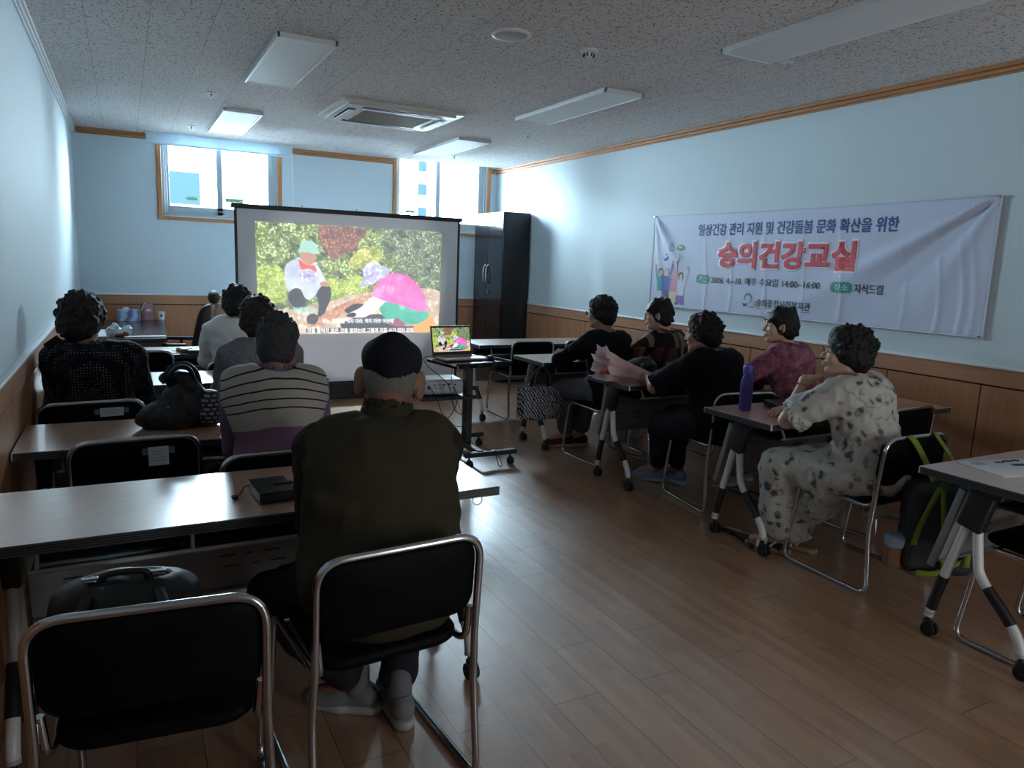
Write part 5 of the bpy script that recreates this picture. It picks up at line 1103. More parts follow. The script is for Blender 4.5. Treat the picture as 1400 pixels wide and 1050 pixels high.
def make_person(name, label, loc, rz, sp):
    root = thing(name, label, 'person', loc, R(rz)); g = sp.get('girth', 1.0); ly = sp.get('lean', .10); shz = sp.get('shz', .955); shw = sp.get('shw', .175); s = sp.get('hs', .93)
    hc = np.array(sp['head'], float); HM = rotm(*sp.get('hrot', (0, 0, 0))); skin = sp.get('skin', M_SKIN)
    hw = lambda p: hc+HM@(np.array(p)*s)
    EAR[0] = sp.get('ear', 1.0); tor = torso_prims(g, ly, shz, shw, 0, sp.get('belly', 0))
    neckb = np.array((hc[0]*.35, ly-.005, shz+.005)); neckt = hw((0, -.028, -.055))
    body = [INF(p, -.004) for p in tor] + head_prims(hc, HM, s) + [RC(neckb, .060, neckt, .050*s/.93, .03)]
    arms = []; legs = []
    AL1, AL2 = sp.get('arm', (.275, .235))
    for side, q in (('L', -1), ('R', 1)):
        a = sp['arm'+side]; sh = np.array((q*shw, ly-.005, shz-.03))+np.array(a.get('sh', (0, 0, 0))); el, wr = ik(sh, a['wrist'], AL1, AL2, a.get('hint', (q*.6, -.4, -.6)))
        arms.append((sh, el, wr)); ag = sp.get('armg', 1.0)
        body += [RC(sh, .047*ag, el, .036*ag, .03), RC(el, .037*ag, wr, .024*ag, .015)]
        fd = wr-el; body += finger_prims(wr, a.get('dir', fd), a.get('palm', (0, 0, -1)), a.get('thumb', -q if a.get('palm', (0, 0, -1))[2] < 0 else q), sp.get('hand', .92), a.get('curl', .45))
        l = sp['leg'+side]; hp = np.array((q*.085, .02, .555)); kn, an = ik(hp, l['ankle'], .40, .40, l.get('hint', (q*.15, .6, .8)))
        legs.append((hp, kn, an)); body += [RC(hp, .082*g, kn, .056, .04), RC(kn, .054, an, .035, .02), EL(kn+(an-kn)*.33+np.array((0, -.02, 0)), (.05, .05, .10), .03), RC(an+np.array((0, 0, -.005)), .034, an+rotm(l.get('yaw', 0))@np.array((0, .12, -.045)), .024, .02)]
    sdf_obj('body', body, skin, root, sp.get('res', .0065), None, 1)
    for q in (-1, 1):
        e = MB(); e.lathe([(.001, -.0115*s)]+[(.0115*s*math.cos(a), .0115*s*math.sin(a)) for a in np.linspace(-1.4, 1.4, 9)]+[(.001, .0115*s)], (0, 0, 0), 16, 0)
        p = hw((q*.032, .0845, .004)); ir = HM@np.array((0, 1, 0)); e.v = [tuple(np.array(v)+p) for v in e.v]
        e.cyl(tuple(p+ir*.0098*s), tuple(p+ir*.0119*s), .0055*s, 14, 1); e.build('eye', [M_EYEW, M_IRIS], root)
    for q in (-1, 1): MB().tube([tuple(hw(v)) for v in ((q*.016, .1015, .024), (q*.032, .098, .031), (q*.048, .084, .025))], [.003, .0038, .002], 6).build('eyebrow', M_BROW, root)
    # ---- clothes
    for gm in sp['clothes']:
        o = gm.get('off', .013); P = []
        kind = gm['kind']
        if kind in ('top', 'vest', 'dress'):
            P += [INF(p, o) for p in tor]
            if gm.get('hem'): P += [EL((0, -.01, .55), np.array((.185*g, .15*g, gm.get('hemh', .10))), .05)]
            if kind == 'vest': P += [RC((q*shw*.8, ly-.005, shz-.03), .058*g+gm.get('shoulder', .0), (q*shw*.98, ly-.005, shz-.055), .055*g, .03) for q in (-1, 1)]
            for (sh, el, wr) in (arms if kind != 'vest' else []):
                L = gm.get('sleeve', 2.0); ag = sp.get('armg', 1.0); fl_ = gm.get('flare', 0)
                if L <= 1:
                    e = sh+(el-sh)*L; P += [RC(sh, .050*ag+o, e, (.042+fl_)*ag+o, .03)]; P += [SUB(RC(e+(el-sh)*.02, (.034+fl_)*ag+o, e+(el-sh)*.5, .040*ag+o+fl_, .006))]
                else:
                    e = el+(wr-el)*(L-1); r_ = (.038-(.012)*(L-1))*ag+o+fl_; P += [RC(sh, .050*ag+o, el, .040*ag+o, .03), RC(el, .040*ag+o, e, r_, .02), SUB(RC(e-(wr-el)*.02, r_-.007, e+(wr-el)*.5, r_-.004, .004))]
            nk = gm.get('neck', .066); P += [SUB(RC(neckb+np.array((0, .0, .03)), nk, neckb+np.array((0, .02, .12)), nk+.02, .012))]
            if gm.get('front'): P += [SUB(RC(neckb+np.array((0, .09, .0)), .04, neckb+np.array((0, .10, .1)), .05, .02))]
            if kind == 'vest':
                for q in (-1, 1): P += [SUB(RC((q*(shw+.075), ly+.0, shz-.20), .055, (q*(shw+.07), ly+.0, shz-.03), .052, .02))]
        if kind == 'dress':
            for (hp, kn, an) in legs: P += [RC(hp, .105, kn, .098, .06), RC(kn+np.array((0, .01, -.01)), .085, kn+(an-kn)*.60, .088, .05), SUB(RC(kn+(an-kn)*.74, .075, an+np.array((0, 0, -.2)), .085, .01))]
            P += [RC(legs[0][1]*.5+legs[1][1]*.5+np.array((0, -.02, -.02)), .10, (legs[0][1]+legs[1][1])*.5+((legs[0][2]+legs[1][2])-(legs[0][1]+legs[1][1]))*.40+np.array((0, .01, 0)), .115, .05, (1.45, 1, 1)), RC((-.03, .15, .44), .07, (0, .25, .30), .09, .05, (1.5, 1, 1)), RC((-.16, -.0, .52), .06, (-.15, .22, .47), .06, .05), RC((.16, -.0, .52), .06, (.15, .22, .47), .06, .05), RC((-.13, .13, .44), .05, (-.11, .20, .30), .045, .05), RC((.15, -.03, .44), .05, (.15, .06, .30), .045, .05)]
        if kind == 'trousers':
            P += [INF(EL((0, .0, .56), (.172*g, .140*g, .105), .05), o)]
            for (hp, kn, an) in legs:
                e = kn+(an-kn)*gm.get('len', .9); r_ = gm.get('ankle', .05); P += [RC(hp, .084*g+o, kn, .062+o, .05), RC(kn, .060+o, e, r_, .03), EL(kn+(an-kn)*.33+np.array((0, -.02, 0)), (.05+o, .05+o, .11), .03)]
        if kind == 'collar':
            a = neckb+np.array((0, .0, -.02)); b_ = neckb+(neckt-neckb)*gm.get('h', .75); P += [RC(a, .078+gm.get('w', 0), b_, .066+gm.get('w', 0), .02), SUB(RC(a, .062, b_+(b_-a)*.3, .060+gm.get('w', 0), .006)), SUB(RC(neckb+np.array((0, .09, -.02)), .03, neckb+np.array((0, .10, .1)), .05, .02))]
        P += gm.get('extra', [])
        wa = gm.get('wr', .006); f = gm.get('wf', 11); sd_ = gm.get('seed', 0)
        disp = (lambda p, n, wa=wa, f=f, sd_=sd_: wa*(1.3*vnoise(p*np.array((f, f, f*.6)), sd_)+.9*vnoise(p*np.array((f*1.7, f*1.7, f*2.4)), sd_+3)+1.5*(.22-np.abs(vnoise((p+.03*vnoise(p*9, 8)[:, None])*np.array((f*1.5, f*1.5, f*1.1)), sd_+7)))))
        sdf_obj(gm['name'], P, gm['mat'], root, gm.get('res', .0085), disp, 1)
    # ---- hair
    rg = np.random.RandomState(sp.get('seed', 1)); h = sp.get('hair'); P = []
    if h:
        st = h['style']
        if st == 'curly':
            v = h.get('vol', 1.0)
            base = [EL(hw((0, -.018, .042)), np.array((.096, .110, .104))*s*v, .02, HM), EL(hw((0, -.062, -.028)), np.array((.084, .062, .072))*s*v, .03, HM), EL(hw((.055, -.02, .0)), np.array((.042, .06, .055))*s*v, .02, HM), EL(hw((-.055, -.02, .0)), np.array((.042, .06, .055))*s*v, .02, HM), EL(hw((0, .045, .088)), np.array((.075, .05, .045))*s*v, .02, HM)]
            for _ in range(h.get('n', 170)*3):
                d = rg.normal(size=3); d /= np.linalg.norm(d)
                if d[2] < -.45 and d[1] > -.2: continue
                if d[1] > .62 and d[2] < .42: continue
                if rg.rand() < .6: p = np.array((0, -.018, .042))+d*np.array((.096, .110, .104))*v*rg.uniform(.95, 1.07)
                else:
                    d[1] = -abs(d[1]); p = np.array((0, -.055, -.012))+d*np.array((.088, .068, .082))*v*rg.uniform(.93, 1.05)
                r_ = rg.uniform(.006, .0135); base.append(EL(hw(p), np.array((r_, r_, r_*rg.uniform(.8, 1.4)))*s, .005, rotm(*rg.uniform(0, 180, 3))))
            P = base+[SUB(EL(hw((0, .140, -.046)), np.array((.076, .090, .092))*s, .014, HM))]
            dd = lambda p, n: .005*vnoise(p*75, 5)+.004*vnoise(p*170, 6)
        elif st == 'bob':
            P = [EL(hw((0, -.016, .042)), np.array((.090, .108, .100))*s, .02, HM), EL(hw((0, -.052, -.03)), np.array((.082, .064, h.get('len', .075)))*s, .03, HM), EL(hw((.058, -.012, -.008)), np.array((.034, .05, .06))*s, .02, HM), EL(hw((-.058, -.012, -.008)), np.array((.034, .05, .06))*s, .02, HM), RC(hw((-.06, .06, .065)), .026*s, hw((.055, .07, .070)), .028*s, .02), RC(hw((-.045, .082, .045)), .016*s, hw((.05, .082, .050)), .016*s, .015)]
            for _ in range(60):
                a = rg.uniform(0, 2*PI); z0 = rg.uniform(.06, .12); p0 = np.array((.05*math.cos(a), -.02+.06*math.sin(a), z0+.02)); p1 = np.array((.092*math.cos(a), -.03+.10*math.sin(a), rg.uniform(-.06, .03)))
                if math.sin(a) > .35: p1 = np.array((.075*math.cos(a), .093, .045))
                P.append(RC(hw(p0), .013*s, hw(p1), .008*s, .008))
            P += [SUB(EL(hw((0, .140, -.038)), np.array((.078, .085, .082))*s, .012, HM)), SUB(EL(hw((.095, .012, -.01)), np.array((.03, .028, .04))*s, .012, HM)), SUB(EL(hw((-.095, .012, -.01)), np.array((.03, .028, .04))*s, .012, HM))]
            dd = lambda p, n: .0022*vnoise(p*np.array((110, 110, 30)), 5)
        elif st == 'short':
            P = [EL(hw((0, -.016, .044)), np.array((.086, .106, .100))*s, .02, HM), EL(hw((0, -.055, -.022)), np.array((.073, .052, .066))*s, .03, HM)]
            for _ in range(120):
                d = rg.normal(size=3); d[2] = abs(d[2]); d /= np.linalg.norm(d); p = np.array((0, -.016, .044))+d*np.array((.084, .104, .098)); P.append(RC(hw(p), .008*s, hw(p+np.array((0, -.004, .012))+d*.006), .003, .005))
            P += [SUB(EL(hw((0, .135, -.030)), np.array((.085, .085, .092))*s, .012, HM)), SUB(EL(hw((.092, .0, -.015)), np.array((.026, .034, .048))*s, .01, HM)), SUB(EL(hw((-.092, .0, -.015)), np.array((.026, .034, .048))*s, .01, HM))]
            dd = lambda p, n: .003*vnoise(p*np.array((160, 160, 60)), 5)
        else:   # close cropped
            P = [EL(hw((0, -.014, .034)), np.array((.079, .099, .092))*s, .02, HM), EL(hw((0, -.056, -.018)), np.array((.066, .048, .062))*s, .03, HM), SUB(EL(hw((0, .12, -.02)), np.array((.09, .10, .10))*s, .012, HM)), SUB(EL(hw((.088, .0, -.012)), np.array((.026, .034, .046))*s, .01, HM)), SUB(EL(hw((-.088, .0, -.012)), np.array((.026, .034, .046))*s, .01, HM))]
            dd = lambda p, n: .0015*vnoise(p*220, 5)
        sdf_obj('hair', P, h['mat'], root, h.get('res', .0055), dd, 0 if st == 'curly' else 1)
    if sp.get('glasses'):
        b = MB()
        for q in (-1, 1):
            b.tube([tuple(hw((q*.034+.021*math.cos(a), .112-.004*abs(math.cos(a)), .002+.017*math.sin(a)))) for a in np.linspace(0, 2*PI, 21)[:-1]], .0014, 6, 0, None, False, True)
            b.tube([tuple(hw(v)) for v in ((q*.054, .108, .006), (q*.074, .06, .008), (q*.081, .0, .010), (q*.078, -.02, -.005))], .0014, 6)
        b.tube([tuple(hw(v)) for v in ((-.013, .113, .006), (0, .118, .009), (.013, .113, .006))], .0013, 6)
        go = b.build('glasses', sp['glasses'], root)
        for q in (-1, 1):
            l = MB(); l.add([tuple(hw((q*.034+.020*math.cos(a), .112, .002+.016*math.sin(a)))) for a in np.linspace(0, 2*PI, 21)[:-1]], [list(range(20))]); lo = l.build('lens', M_LENS, go)
            md = lo.modifiers.new('thickness', 'SOLIDIFY'); md.thickness = .001
    for i, q in enumerate((0, 1)):
        hp, kn, an = legs[i]; l = sp['leg'+'LR'[i]]
        if sp.get('sock'): sdf_obj('sock', [RC(an+np.array((0, -.004, .045)), .040, an+np.array((0, 0, -.02)), .041, .01)], sp['sock'], root, .006)
        if sp.get('shoe'): shoe(root, an, l.get('yaw', 0), sp['shoe'][0], sp['shoe'][1], sp.get('shoeL', .235), (), False, max(0, an[2]-.10))
    root['_'] = 0; del root['_']
    return root, dict(arms=arms, legs=legs, hw=hw, HM=HM, neckb=neckb, neckt=neckt, s=s)
def fab(name, col, rough=.85, var=.15, scale=300): return mat(name, col, rough, 0, var, scale, spec=.15, bump=.1)
def m_pattern(name, fn, rough=.8):
    t = NT(name); t.base(fn(t), rough, spec=.2); return t.m
# patterned cloths
def f_striped(t):     # white yoke with thin black stripes above a mauve body
    tc = t.n('ShaderNodeTexCoord'); sx = t.n('ShaderNodeSeparateXYZ', {0: tc.outputs['Object']}); x, z = sx.outputs[0], sx.outputs[2]
    zz = t.math('ADD', z, t.math('MULTIPLY', t.math('POWER', t.math('ABSOLUTE', x), 2.0), 1.2)); zz = t.math('ADD', zz, t.math('MULTIPLY', t.noise(t.coord(), 5, 2), .02))
    ph = t.math('FRACT', t.math('MULTIPLY', zz, 1/.034)); st = t.math('MULTIPLY', t.math('LESS_THAN', ph, .17), t.math('GREATER_THAN', zz, .895))
    c = t.mix(st, lin('#a29d96'), lin('#15161a')); return t.mix(t.math('LESS_THAN', zz, .845), c, lin('#7b5c74'))
def f_dots(t):
    v = t.n('ShaderNodeTexVoronoi', {'Vector': t.coord((1, .3, 1)), 'Scale': 75.0, 'Randomness': .25}); d = t.math('LESS_THAN', v.outputs[0], .26); n = t.noise(t.coord(), 9, 2)
    v2 = t.n('ShaderNodeTexVoronoi', {'Vector': t.coord((1, .4, 1)), 'Scale': 15.0}); blot = t.math('MULTIPLY', t.math('LESS_THAN', v2.outputs[0], .32), t.math('GREATER_THAN', n, .52)); g = t.mix(t.math('GREATER_THAN', n, .5), lin('#07080c'), lin('#1b1c24'))
    c = t.mix(t.math('MULTIPLY', d, .8), g, lin('#6d6e78')); return t.mix(blot, c, lin('#07080b'))
def f_plaid(t):
    br = t.n('ShaderNodeTexBrick', {'Vector': t.coord((1, 1, 1), (R(90), 0, 0)), 'Color1': (0, 0, 0, 1), 'Color2': (1, 1, 1, 1), 'Mortar': (0, 0, 0, 1), 'Scale': 1.0, 'Mortar Size': .0, 'Brick Width': .034, 'Row Height': .11}); br.offset = .5
    cr_ = t.n('ShaderNodeValToRGB', {'Fac': br.outputs[0]}); e = cr_.color_ramp; e.interpolation = 'CONSTANT'; e.elements[0].color = lin('#14151d'); e.elements[0].position = 0; e.elements[1].position = .42; e.elements[1].color = lin('#4a3228')
    for p_, c_ in ((.55, '#6e5a44'), (.66, '#5a2a2c'), (.76, '#1c1c2a'), (.88, '#7a6a55')): q = e.elements.new(p_); q.color = lin(c_)
    return cr_.outputs[0]
def f_mauve(t): n = t.noise(t.coord((1, 1, 1)), 16, 5, .65); w_ = t.noise(t.coord(), 40, 3); return t.mix(t.ramp(t.math('ADD', t.math('MULTIPLY', n, .7), t.math('MULTIPLY', w_, .3)), .4, .68), lin('#6a3347'), lin('#a3707e'))
def f_dress(t):
    nw_ = t.n('ShaderNodeTexNoise', {'Vector': t.coord(), 'Scale': 14.0, 'Detail': 2.0}); va = t.n('ShaderNodeVectorMath', operation='MULTIPLY_ADD'); t.set(va.inputs[0], nw_.outputs[1]); va.inputs[1].default_value = (.085, .085, .085); t.set(va.inputs[2], t.coord())
    v = t.n('ShaderNodeTexVoronoi', {'Vector': va.outputs[0], 'Scale': 17.0}); n = t.noise(t.coord(), 55, 4, .7); d = t.math('MULTIPLY', t.math('SUBTRACT', 1.0, t.ramp(t.math('ADD', v.outputs[0], t.math('MULTIPLY', n, .42)), .44, .62), None, True), t.ramp(t.noise(t.coord((1, 1, 1), (0, 0, 0), (2, 7, 0)), 11, 2), .36, .52)); col = t.mix(t.math('GREATER_THAN', t.noise(t.coord(), 8, 1), .56), lin('#22262a'), lin('#5b3a38'))
    v2 = t.n('ShaderNodeTexVoronoi', {'Vector': va.outputs[0], 'Scale': 9.0, 'Randomness': 1.0}, feature='DISTANCE_TO_EDGE'); ln = t.math('MULTIPLY', t.math('LESS_THAN', v2.outputs[0], .022), t.math('GREATER_THAN', t.noise(t.coord((1, 1, 1), (0, 0, 0), (5, 0, 0)), 12, 1), .52))
    c = t.mix(t.noise(t.coord(), 4, 2), lin('#a4a29d'), lin('#c2c0ba')); c = t.mix(t.math('MULTIPLY', ln, .4), c, lin('#5a5a58')); return t.mix(t.math('MULTIPLY', d, .85), c, col)
def f_tweed(t): n = t.noise(t.coord((1, 1, .6)), 220, 3, .7); return t.mix(t.ramp(n, .35, .65), lin('#3f4046'), lin('#8a8b91'))
M_STRIPE = m_pattern('striped_and_mauve_knit', f_striped); M_DOTS = m_pattern('black_dotted_cloth', f_dots); M_PLAID = m_pattern('dark_patchwork_cloth', f_plaid); M_MAUVE = m_pattern('mauve_print_cloth', f_mauve); M_DRESS = m_pattern('white_floral_cloth', f_dress); M_TWEED = m_pattern('grey_tweed', f_tweed)
M_KHAKI = fab('khaki_vest_cloth', '#383428'); M_BROWN = fab('dark_brown_shirt', '#2a2220'); M_DARKT = fab('dark_trousers_cloth', '#26272d'); M_GREYT = fab('grey_trousers_cloth', '#5c5e66'); M_BLKT = fab('black_knit', '#0d0e14'); M_WSHIRT = fab('white_shirt_cloth', '#cfcfcd'); M_LILAC = fab('lilac_shirt_cloth', '#6f5a78'); M_NAVYCAP = fab('dark_cap_cloth', '#1c1d24')
S_GREY = fab('grey_sneaker', '#777a7c'); S_SOLE = mat('pale_rubber_sole', '#a9aaa8', .6); S_BURG = fab('burgundy_sneaker', '#53202f'); S_BLUE = fab('pale_blue_sneaker', '#8393ad'); S_WHITE = fab('white_sneaker', '#b9b7b2'); S_PINK = fab('pink_grey_sneaker', '#8f7a80'); S_SOCK = fab('grey_sock', '#6f7074'); S_DARK = fab('dark_shoe', '#1b1c20')
AB = dict

# --- left side
# man in khaki vest and flat cap
p, J = make_person('person', 'person in a dark flat cap and khaki vest, seen from behind on the nearest chair', (.62, 1.885, 0), -8, AB(
    girth=1.08, lean=.10, shz=.968, shw=.178, head=(.04, .165, 1.12), hrot=(-10, -8, 4), hs=.98, ear=1.35, skin=M_SKIN2, belly=.6, armg=1.15, hand=1.0,
    armL=AB(wrist=(-.10, .41, .758), hint=(-.30, -.5, -1), dir=(.5, 1, -.02)), armR=AB(wrist=(.10, .44, .755), hint=(.5, -.4, -1), dir=(-.5, 1, -.02)),
    legL=AB(ankle=(-.04, .27, .10), hint=(-.9, .6, .5), yaw=64), legR=AB(ankle=(.085, .19, .10), hint=(.15, 1, .6), yaw=6),
    clothes=[AB(name='shirt', kind='top', mat=M_BROWN, off=.010, sleeve=1.95, flare=.004, wr=.010, wf=14), AB(name='vest', kind='vest', mat=M_KHAKI, off=.026, hem=True, hemh=.125, wr=.012, wf=9, neck=.060, seed=3,
              extra=[RC((-.14, -.03, .60), .10, (.14, -.03, .60), .10, .05), RC((-.1, -.06, .51), .06, (.1, -.06, .51), .06, .04), RC((-.15, .05, .80), .07, (-.16, .03, .62), .07, .05), RC((.15, .05, .80), .07, (.16, .03, .62), .07, .05)]),
             AB(name='vest_collar', kind='collar', mat=M_KHAKI, h=.80, w=.010, wr=.002), AB(name='trousers', kind='trousers', mat=M_DARKT, off=.018, len=.86, ankle=.062, wr=.012)],
    hair=AB(style='crop', mat=M_HAIRW), shoe=(S_GREY, S_SOLE), shoeL=.26, sock=S_SOCK, seed=2))
hw, HM, s = J['hw'], J['HM'], J['s']
sdf_obj('flat_cap', [EL(hw((0, -.014, .062)), np.array((.090, .108, .072))*s, .02, HM), EL(hw((0, .03, .085)), np.array((.085, .085, .045))*s, .03, HM), RC(hw((0, -.09, .035)), .035*s, hw((0, -.06, .10)), .045*s, .04), RC(hw((-.05, .09, .045)), .018, hw((.05, .09, .045)), .018, .03), EL(hw((0, .115, .036)), np.array((.075, .05, .010))*s, .015, HM), SUB(EL(hw((0, -.012, .010)), np.array((.081, .102, .062))*s, .004, HM)), SUB(BX(hw((0, -.02, -.065)), (.2, .13, .072), 0, .01, HM @ rotm(0, 8, 6)))], M_NAVYCAP, p, .006, lambda q, n: .005*vnoise(q*24, 2))
mk = MB()
for q in (-1, 1): mk.tube(spline([tuple(hw(v)) for v in ((q*.078, -.022, .012), (q*.086, -.028, -.01), (q*.080, -.02, -.035), (q*.07, .03, -.045))], 5), .0011, 6)
mk.build('ear_loop', M_TAPE, p)
# man in striped vest
make_person('person', 'person with short greying hair in a striped white and mauve vest', (.50, 2.845, 0), -2, AB(
    girth=.98, lean=.085, shz=.985, shw=.172, head=(.02, .125, 1.115), hrot=(-14, -4, 2), hs=.93, skin=M_SKIN2,
    armL=AB(wrist=(-.08, .42, .755), sh=(.02, .02, 0), hint=(-.1, -.2, -1), dir=(.5, 1, 0)), armR=AB(wrist=(.14, .44, .755), sh=(-.015, .02, 0), hint=(.4, -.2, -1), dir=(-.4, 1, 0)),
    legL=AB(ankle=(-.12, .40, .10), hint=(-.2, .4, 1)), legR=AB(ankle=(.13, .42, .10), hint=(.2, .4, 1)),
    clothes=[AB(name='shirt', kind='top', mat=M_LILAC, off=.008, sleeve=1.9, flare=.004), AB(name='vest', kind='vest', mat=M_STRIPE, off=.022, wr=.007, wf=12, shoulder=.02, neck=.068), AB(name='shirt_collar', kind='collar', mat=M_LILAC, h=.6, w=.004), AB(name='trousers', kind='trousers', mat=M_DARKT)],
    hair=AB(style='short', mat=M_HAIRG), shoe=(S_DARK, S_SOLE), seed=5))
# woman in grey jacket
make_person('person', 'person with short dark hair in a grey tweed jacket, behind the striped vest', (.655, 4.20, 0), -3, AB(
    girth=.98, lean=.07, shz=.945, shw=.165, head=(-.005, .10, 1.105), hrot=(-10, -3, 0),
    armL=AB(wrist=(-.10, .42, .755), hint=(-.45, -.2, -1), dir=(.4, 1, 0)), armR=AB(wrist=(.14, .43, .755), hint=(.4, -.2, -1), dir=(-.4, 1, 0)),
    legL=AB(ankle=(-.10, .42, .10), hint=(-.2, .4, 1)), legR=AB(ankle=(.11, .42, .10), hint=(.2, .4, 1)),
    clothes=[AB(name='jacket', kind='top', mat=M_TWEED, off=.020, sleeve=1.9, flare=.010, wr=.010), AB(name='trousers', kind='trousers', mat=M_DARKT)],
    hair=AB(style='curly', mat=M_HAIRBR, vol=1.04, n=120), shoe=(S_DARK, S_SOLE), seed=7))
# woman in white shirt
make_person('person', 'person with dark curly hair in a white shirt, farthest on the left side', (.685, 5.36, 0), -6, AB(
    girth=1.0, lean=.09, shz=.965, shw=.17, head=(.0, .12, 1.118), hrot=(-16, -4, 0),
    armL=AB(wrist=(-.12, .46, .755), hint=(-.5, -.3, -1), dir=(.4, 1, 0)), armR=AB(wrist=(.14, .46, .755), hint=(.4, -.3, -1), dir=(-.4, 1, 0)),
    legL=AB(ankle=(-.10, .42, .10), hint=(-.2, .4, 1)), legR=AB(ankle=(.11, .42, .10), hint=(.2, .4, 1)),
    clothes=[AB(name='shirt', kind='top', mat=M_WSHIRT, off=.024, sleeve=1.8, flare=.012, wr=.014, wf=10, hem=True), AB(name='trousers', kind='trousers', mat=M_DARKT)],
    hair=AB(style='curly', mat=M_HAIRB, vol=1.0), shoe=(S_DARK, S_SOLE), seed=11))
# woman in dotted blouse
p, J = make_person('person', 'person with reddish black curly hair in a dotted black blouse, by the left wall', (-.165, 4.06, 0), -2, AB(
    girth=1.08, lean=.085, shz=.955, shw=.178, head=(-.035, .115, 1.112), hrot=(-20, -6, 0), skin=M_SKIN,
    armL=AB(wrist=(-.10, .42, .755), sh=(.02, .01, 0), hint=(-.1, -.2, -1), dir=(.4, 1, 0)), armR=AB(wrist=(.13, .44, .755), hint=(.4, -.3, -1), dir=(-.4, 1, 0)),
    legL=AB(ankle=(-.09, .42, .10), hint=(-.1, .4, 1)), legR=AB(ankle=(.11, .42, .10), hint=(.2, .4, 1)),
    clothes=[AB(name='blouse', kind='top', mat=M_DOTS, off=.022, sleeve=1.85, flare=.008, wr=.010, hem=True), AB(name='blouse_collar', kind='collar', mat=fab('grey_collar_cloth', '#4b4f5a'), h=.42, w=.012, wr=.003), AB(name='trousers', kind='trousers', mat=M_DARKT)],
    hair=AB(style='curly', mat=M_HAIRBR, vol=1.10, n=210), shoe=(S_DARK, S_SOLE), seed=13))
e = MB(); q_ = J['hw']((.083, -.004, -.044)); e.lathe([(.001, -.005), (.004, -.003), (.005, 0), (.004, .003), (.001, .005)], tuple(q_), 12); e.build('earring', M_CHROME, p)
b = MB(); Mf = Matrix.Translation((-.135, .03, .99)) @ Matrix.Rotation(R(-38), 4, 'Y'); b.box((0, 0, -.02), (.075, .006, .15), .006, 0, Mf); sc_ = b.build('scarf_flap', fab('dark_olive_cloth', '#22241f'), p)

# --- right side
# woman in black sweater
make_person('person', 'person with curly black hair in a black sweater and burgundy shoes', (3.235, 4.44, 0), 6, AB(
    girth=1.0, lean=.10, shz=.945, shw=.170, head=(-.03, .135, 1.125), hrot=(24, -2, 0), glasses=M_CHROME, skin=M_SKIN,
    armL=AB(wrist=(-.13, .47, .765), hint=(-.9, -.1, -.5), dir=(.9, .4, 0), curl=.6), armR=AB(wrist=(.06, .49, .77), hint=(.9, -.1, -.5), dir=(-1, .15, 0), curl=.6),
    legL=AB(ankle=(-.04, .47, .11), hint=(-.3, .5, 1), yaw=48), legR=AB(ankle=(.08, .44, .11), hint=(.2, .5, 1), yaw=62),
    clothes=[AB(name='sweater', kind='top', mat=M_BLKT, off=.020, sleeve=1.9, flare=.008, wr=.010, hem=True, hemh=.13, neck=.072), AB(name='trousers', kind='trousers', mat=M_GREYT, off=.02, len=.82, ankle=.070)],
    hair=AB(style='curly', mat=M_HAIRB, vol=1.02), shoe=(S_BURG, S_SOLE), shoeL=.24, seed=17))
# woman in plaid shirt
p, J = make_person('person', 'person with a dark bob and glasses in a dark patchwork shirt', (3.80, 4.385, 0), 14, AB(
    girth=.98, lean=.12, shz=.955, shw=.165, head=(-.075, .14, 1.118), hrot=(36, -2, 0), glasses=M_BLACKP, skin=M_SKIN3,
    armL=AB(wrist=(-.24, .47, .79), hint=(-.9, -.1, -.6), dir=(-.2, .8, .2), palm=(1, 0, 0), curl=.8), armR=AB(wrist=(.05, .50, .76), hint=(.9, -.1, -.6), dir=(-.6, .8, 0)),
    legL=AB(ankle=(.10, .60, .10), hint=(-.2, .5, 1), yaw=30), legR=AB(ankle=(.28, .57, .10), hint=(.2, .5, 1), yaw=10),
    clothes=[AB(name='shirt', kind='top', mat=M_PLAID, off=.018, sleeve=1.45, flare=.012, wr=.010, hem=True), AB(name='trousers', kind='trousers', mat=fab('brown_trousers_cloth', '#3a2a24'), len=.85)],
    hair=AB(style='bob', mat=M_HAIRB, len=.075), shoe=(S_WHITE, S_SOLE), seed=19, hand=.95, res=.006))
sh, el, wr = J['arms'][0]; d = (wr-el)/np.linalg.norm(wr-el); a_ = np.cross(d, (0, 0, 1)); a_ /= np.linalg.norm(a_); c_ = np.cross(a_, d); pt = wr-d*.025
MB().tube([tuple(pt+(a_*math.cos(t_)+c_*math.sin(t_))*.030) for t_ in np.linspace(0, 2*PI, 25)[:-1]], .006, 8, 0, None, False, True).build('bangle', M_CHROME, p)
# woman in black tee with crossed legs
make_person('person', 'person with wavy dark hair in a black tee sitting with crossed legs', (3.25, 3.30, 0), 6, AB(
    girth=1.08, lean=.10, shz=.935, shw=.178, head=(-.05, .15, 1.085), hrot=(26, -4, 0), hs=.95, skin=M_SKIN, armg=1.1,
    armL=AB(wrist=(-.19, .46, .775), hint=(-1, -.3, -.6), dir=(.2, 1, .15), palm=(.6, 0, -.6), curl=.7), armR=AB(wrist=(.04, .52, .76), hint=(.9, -.2, -.6), dir=(-.8, .6, 0)),
    legL=AB(ankle=(.06, .56, .105), hint=(-.6, .3, 1), yaw=34), legR=AB(ankle=(.155, .46, .10), hint=(-.35, .6, 1), yaw=8),
    clothes=[AB(name='tee', kind='top', mat=M_BLKT, off=.022, sleeve=.92, flare=.014, wr=.010, hem=True, hemh=.13), AB(name='trousers', kind='trousers', mat=M_DARKT, off=.022, len=.84, ankle=.056)],
    hair=AB(style='curly', mat=M_HAIRBR, vol=1.0, n=130), shoe=(S_BLUE, S_SOLE), sock=S_SOCK, shoeL=.25, seed=23, res=.006))
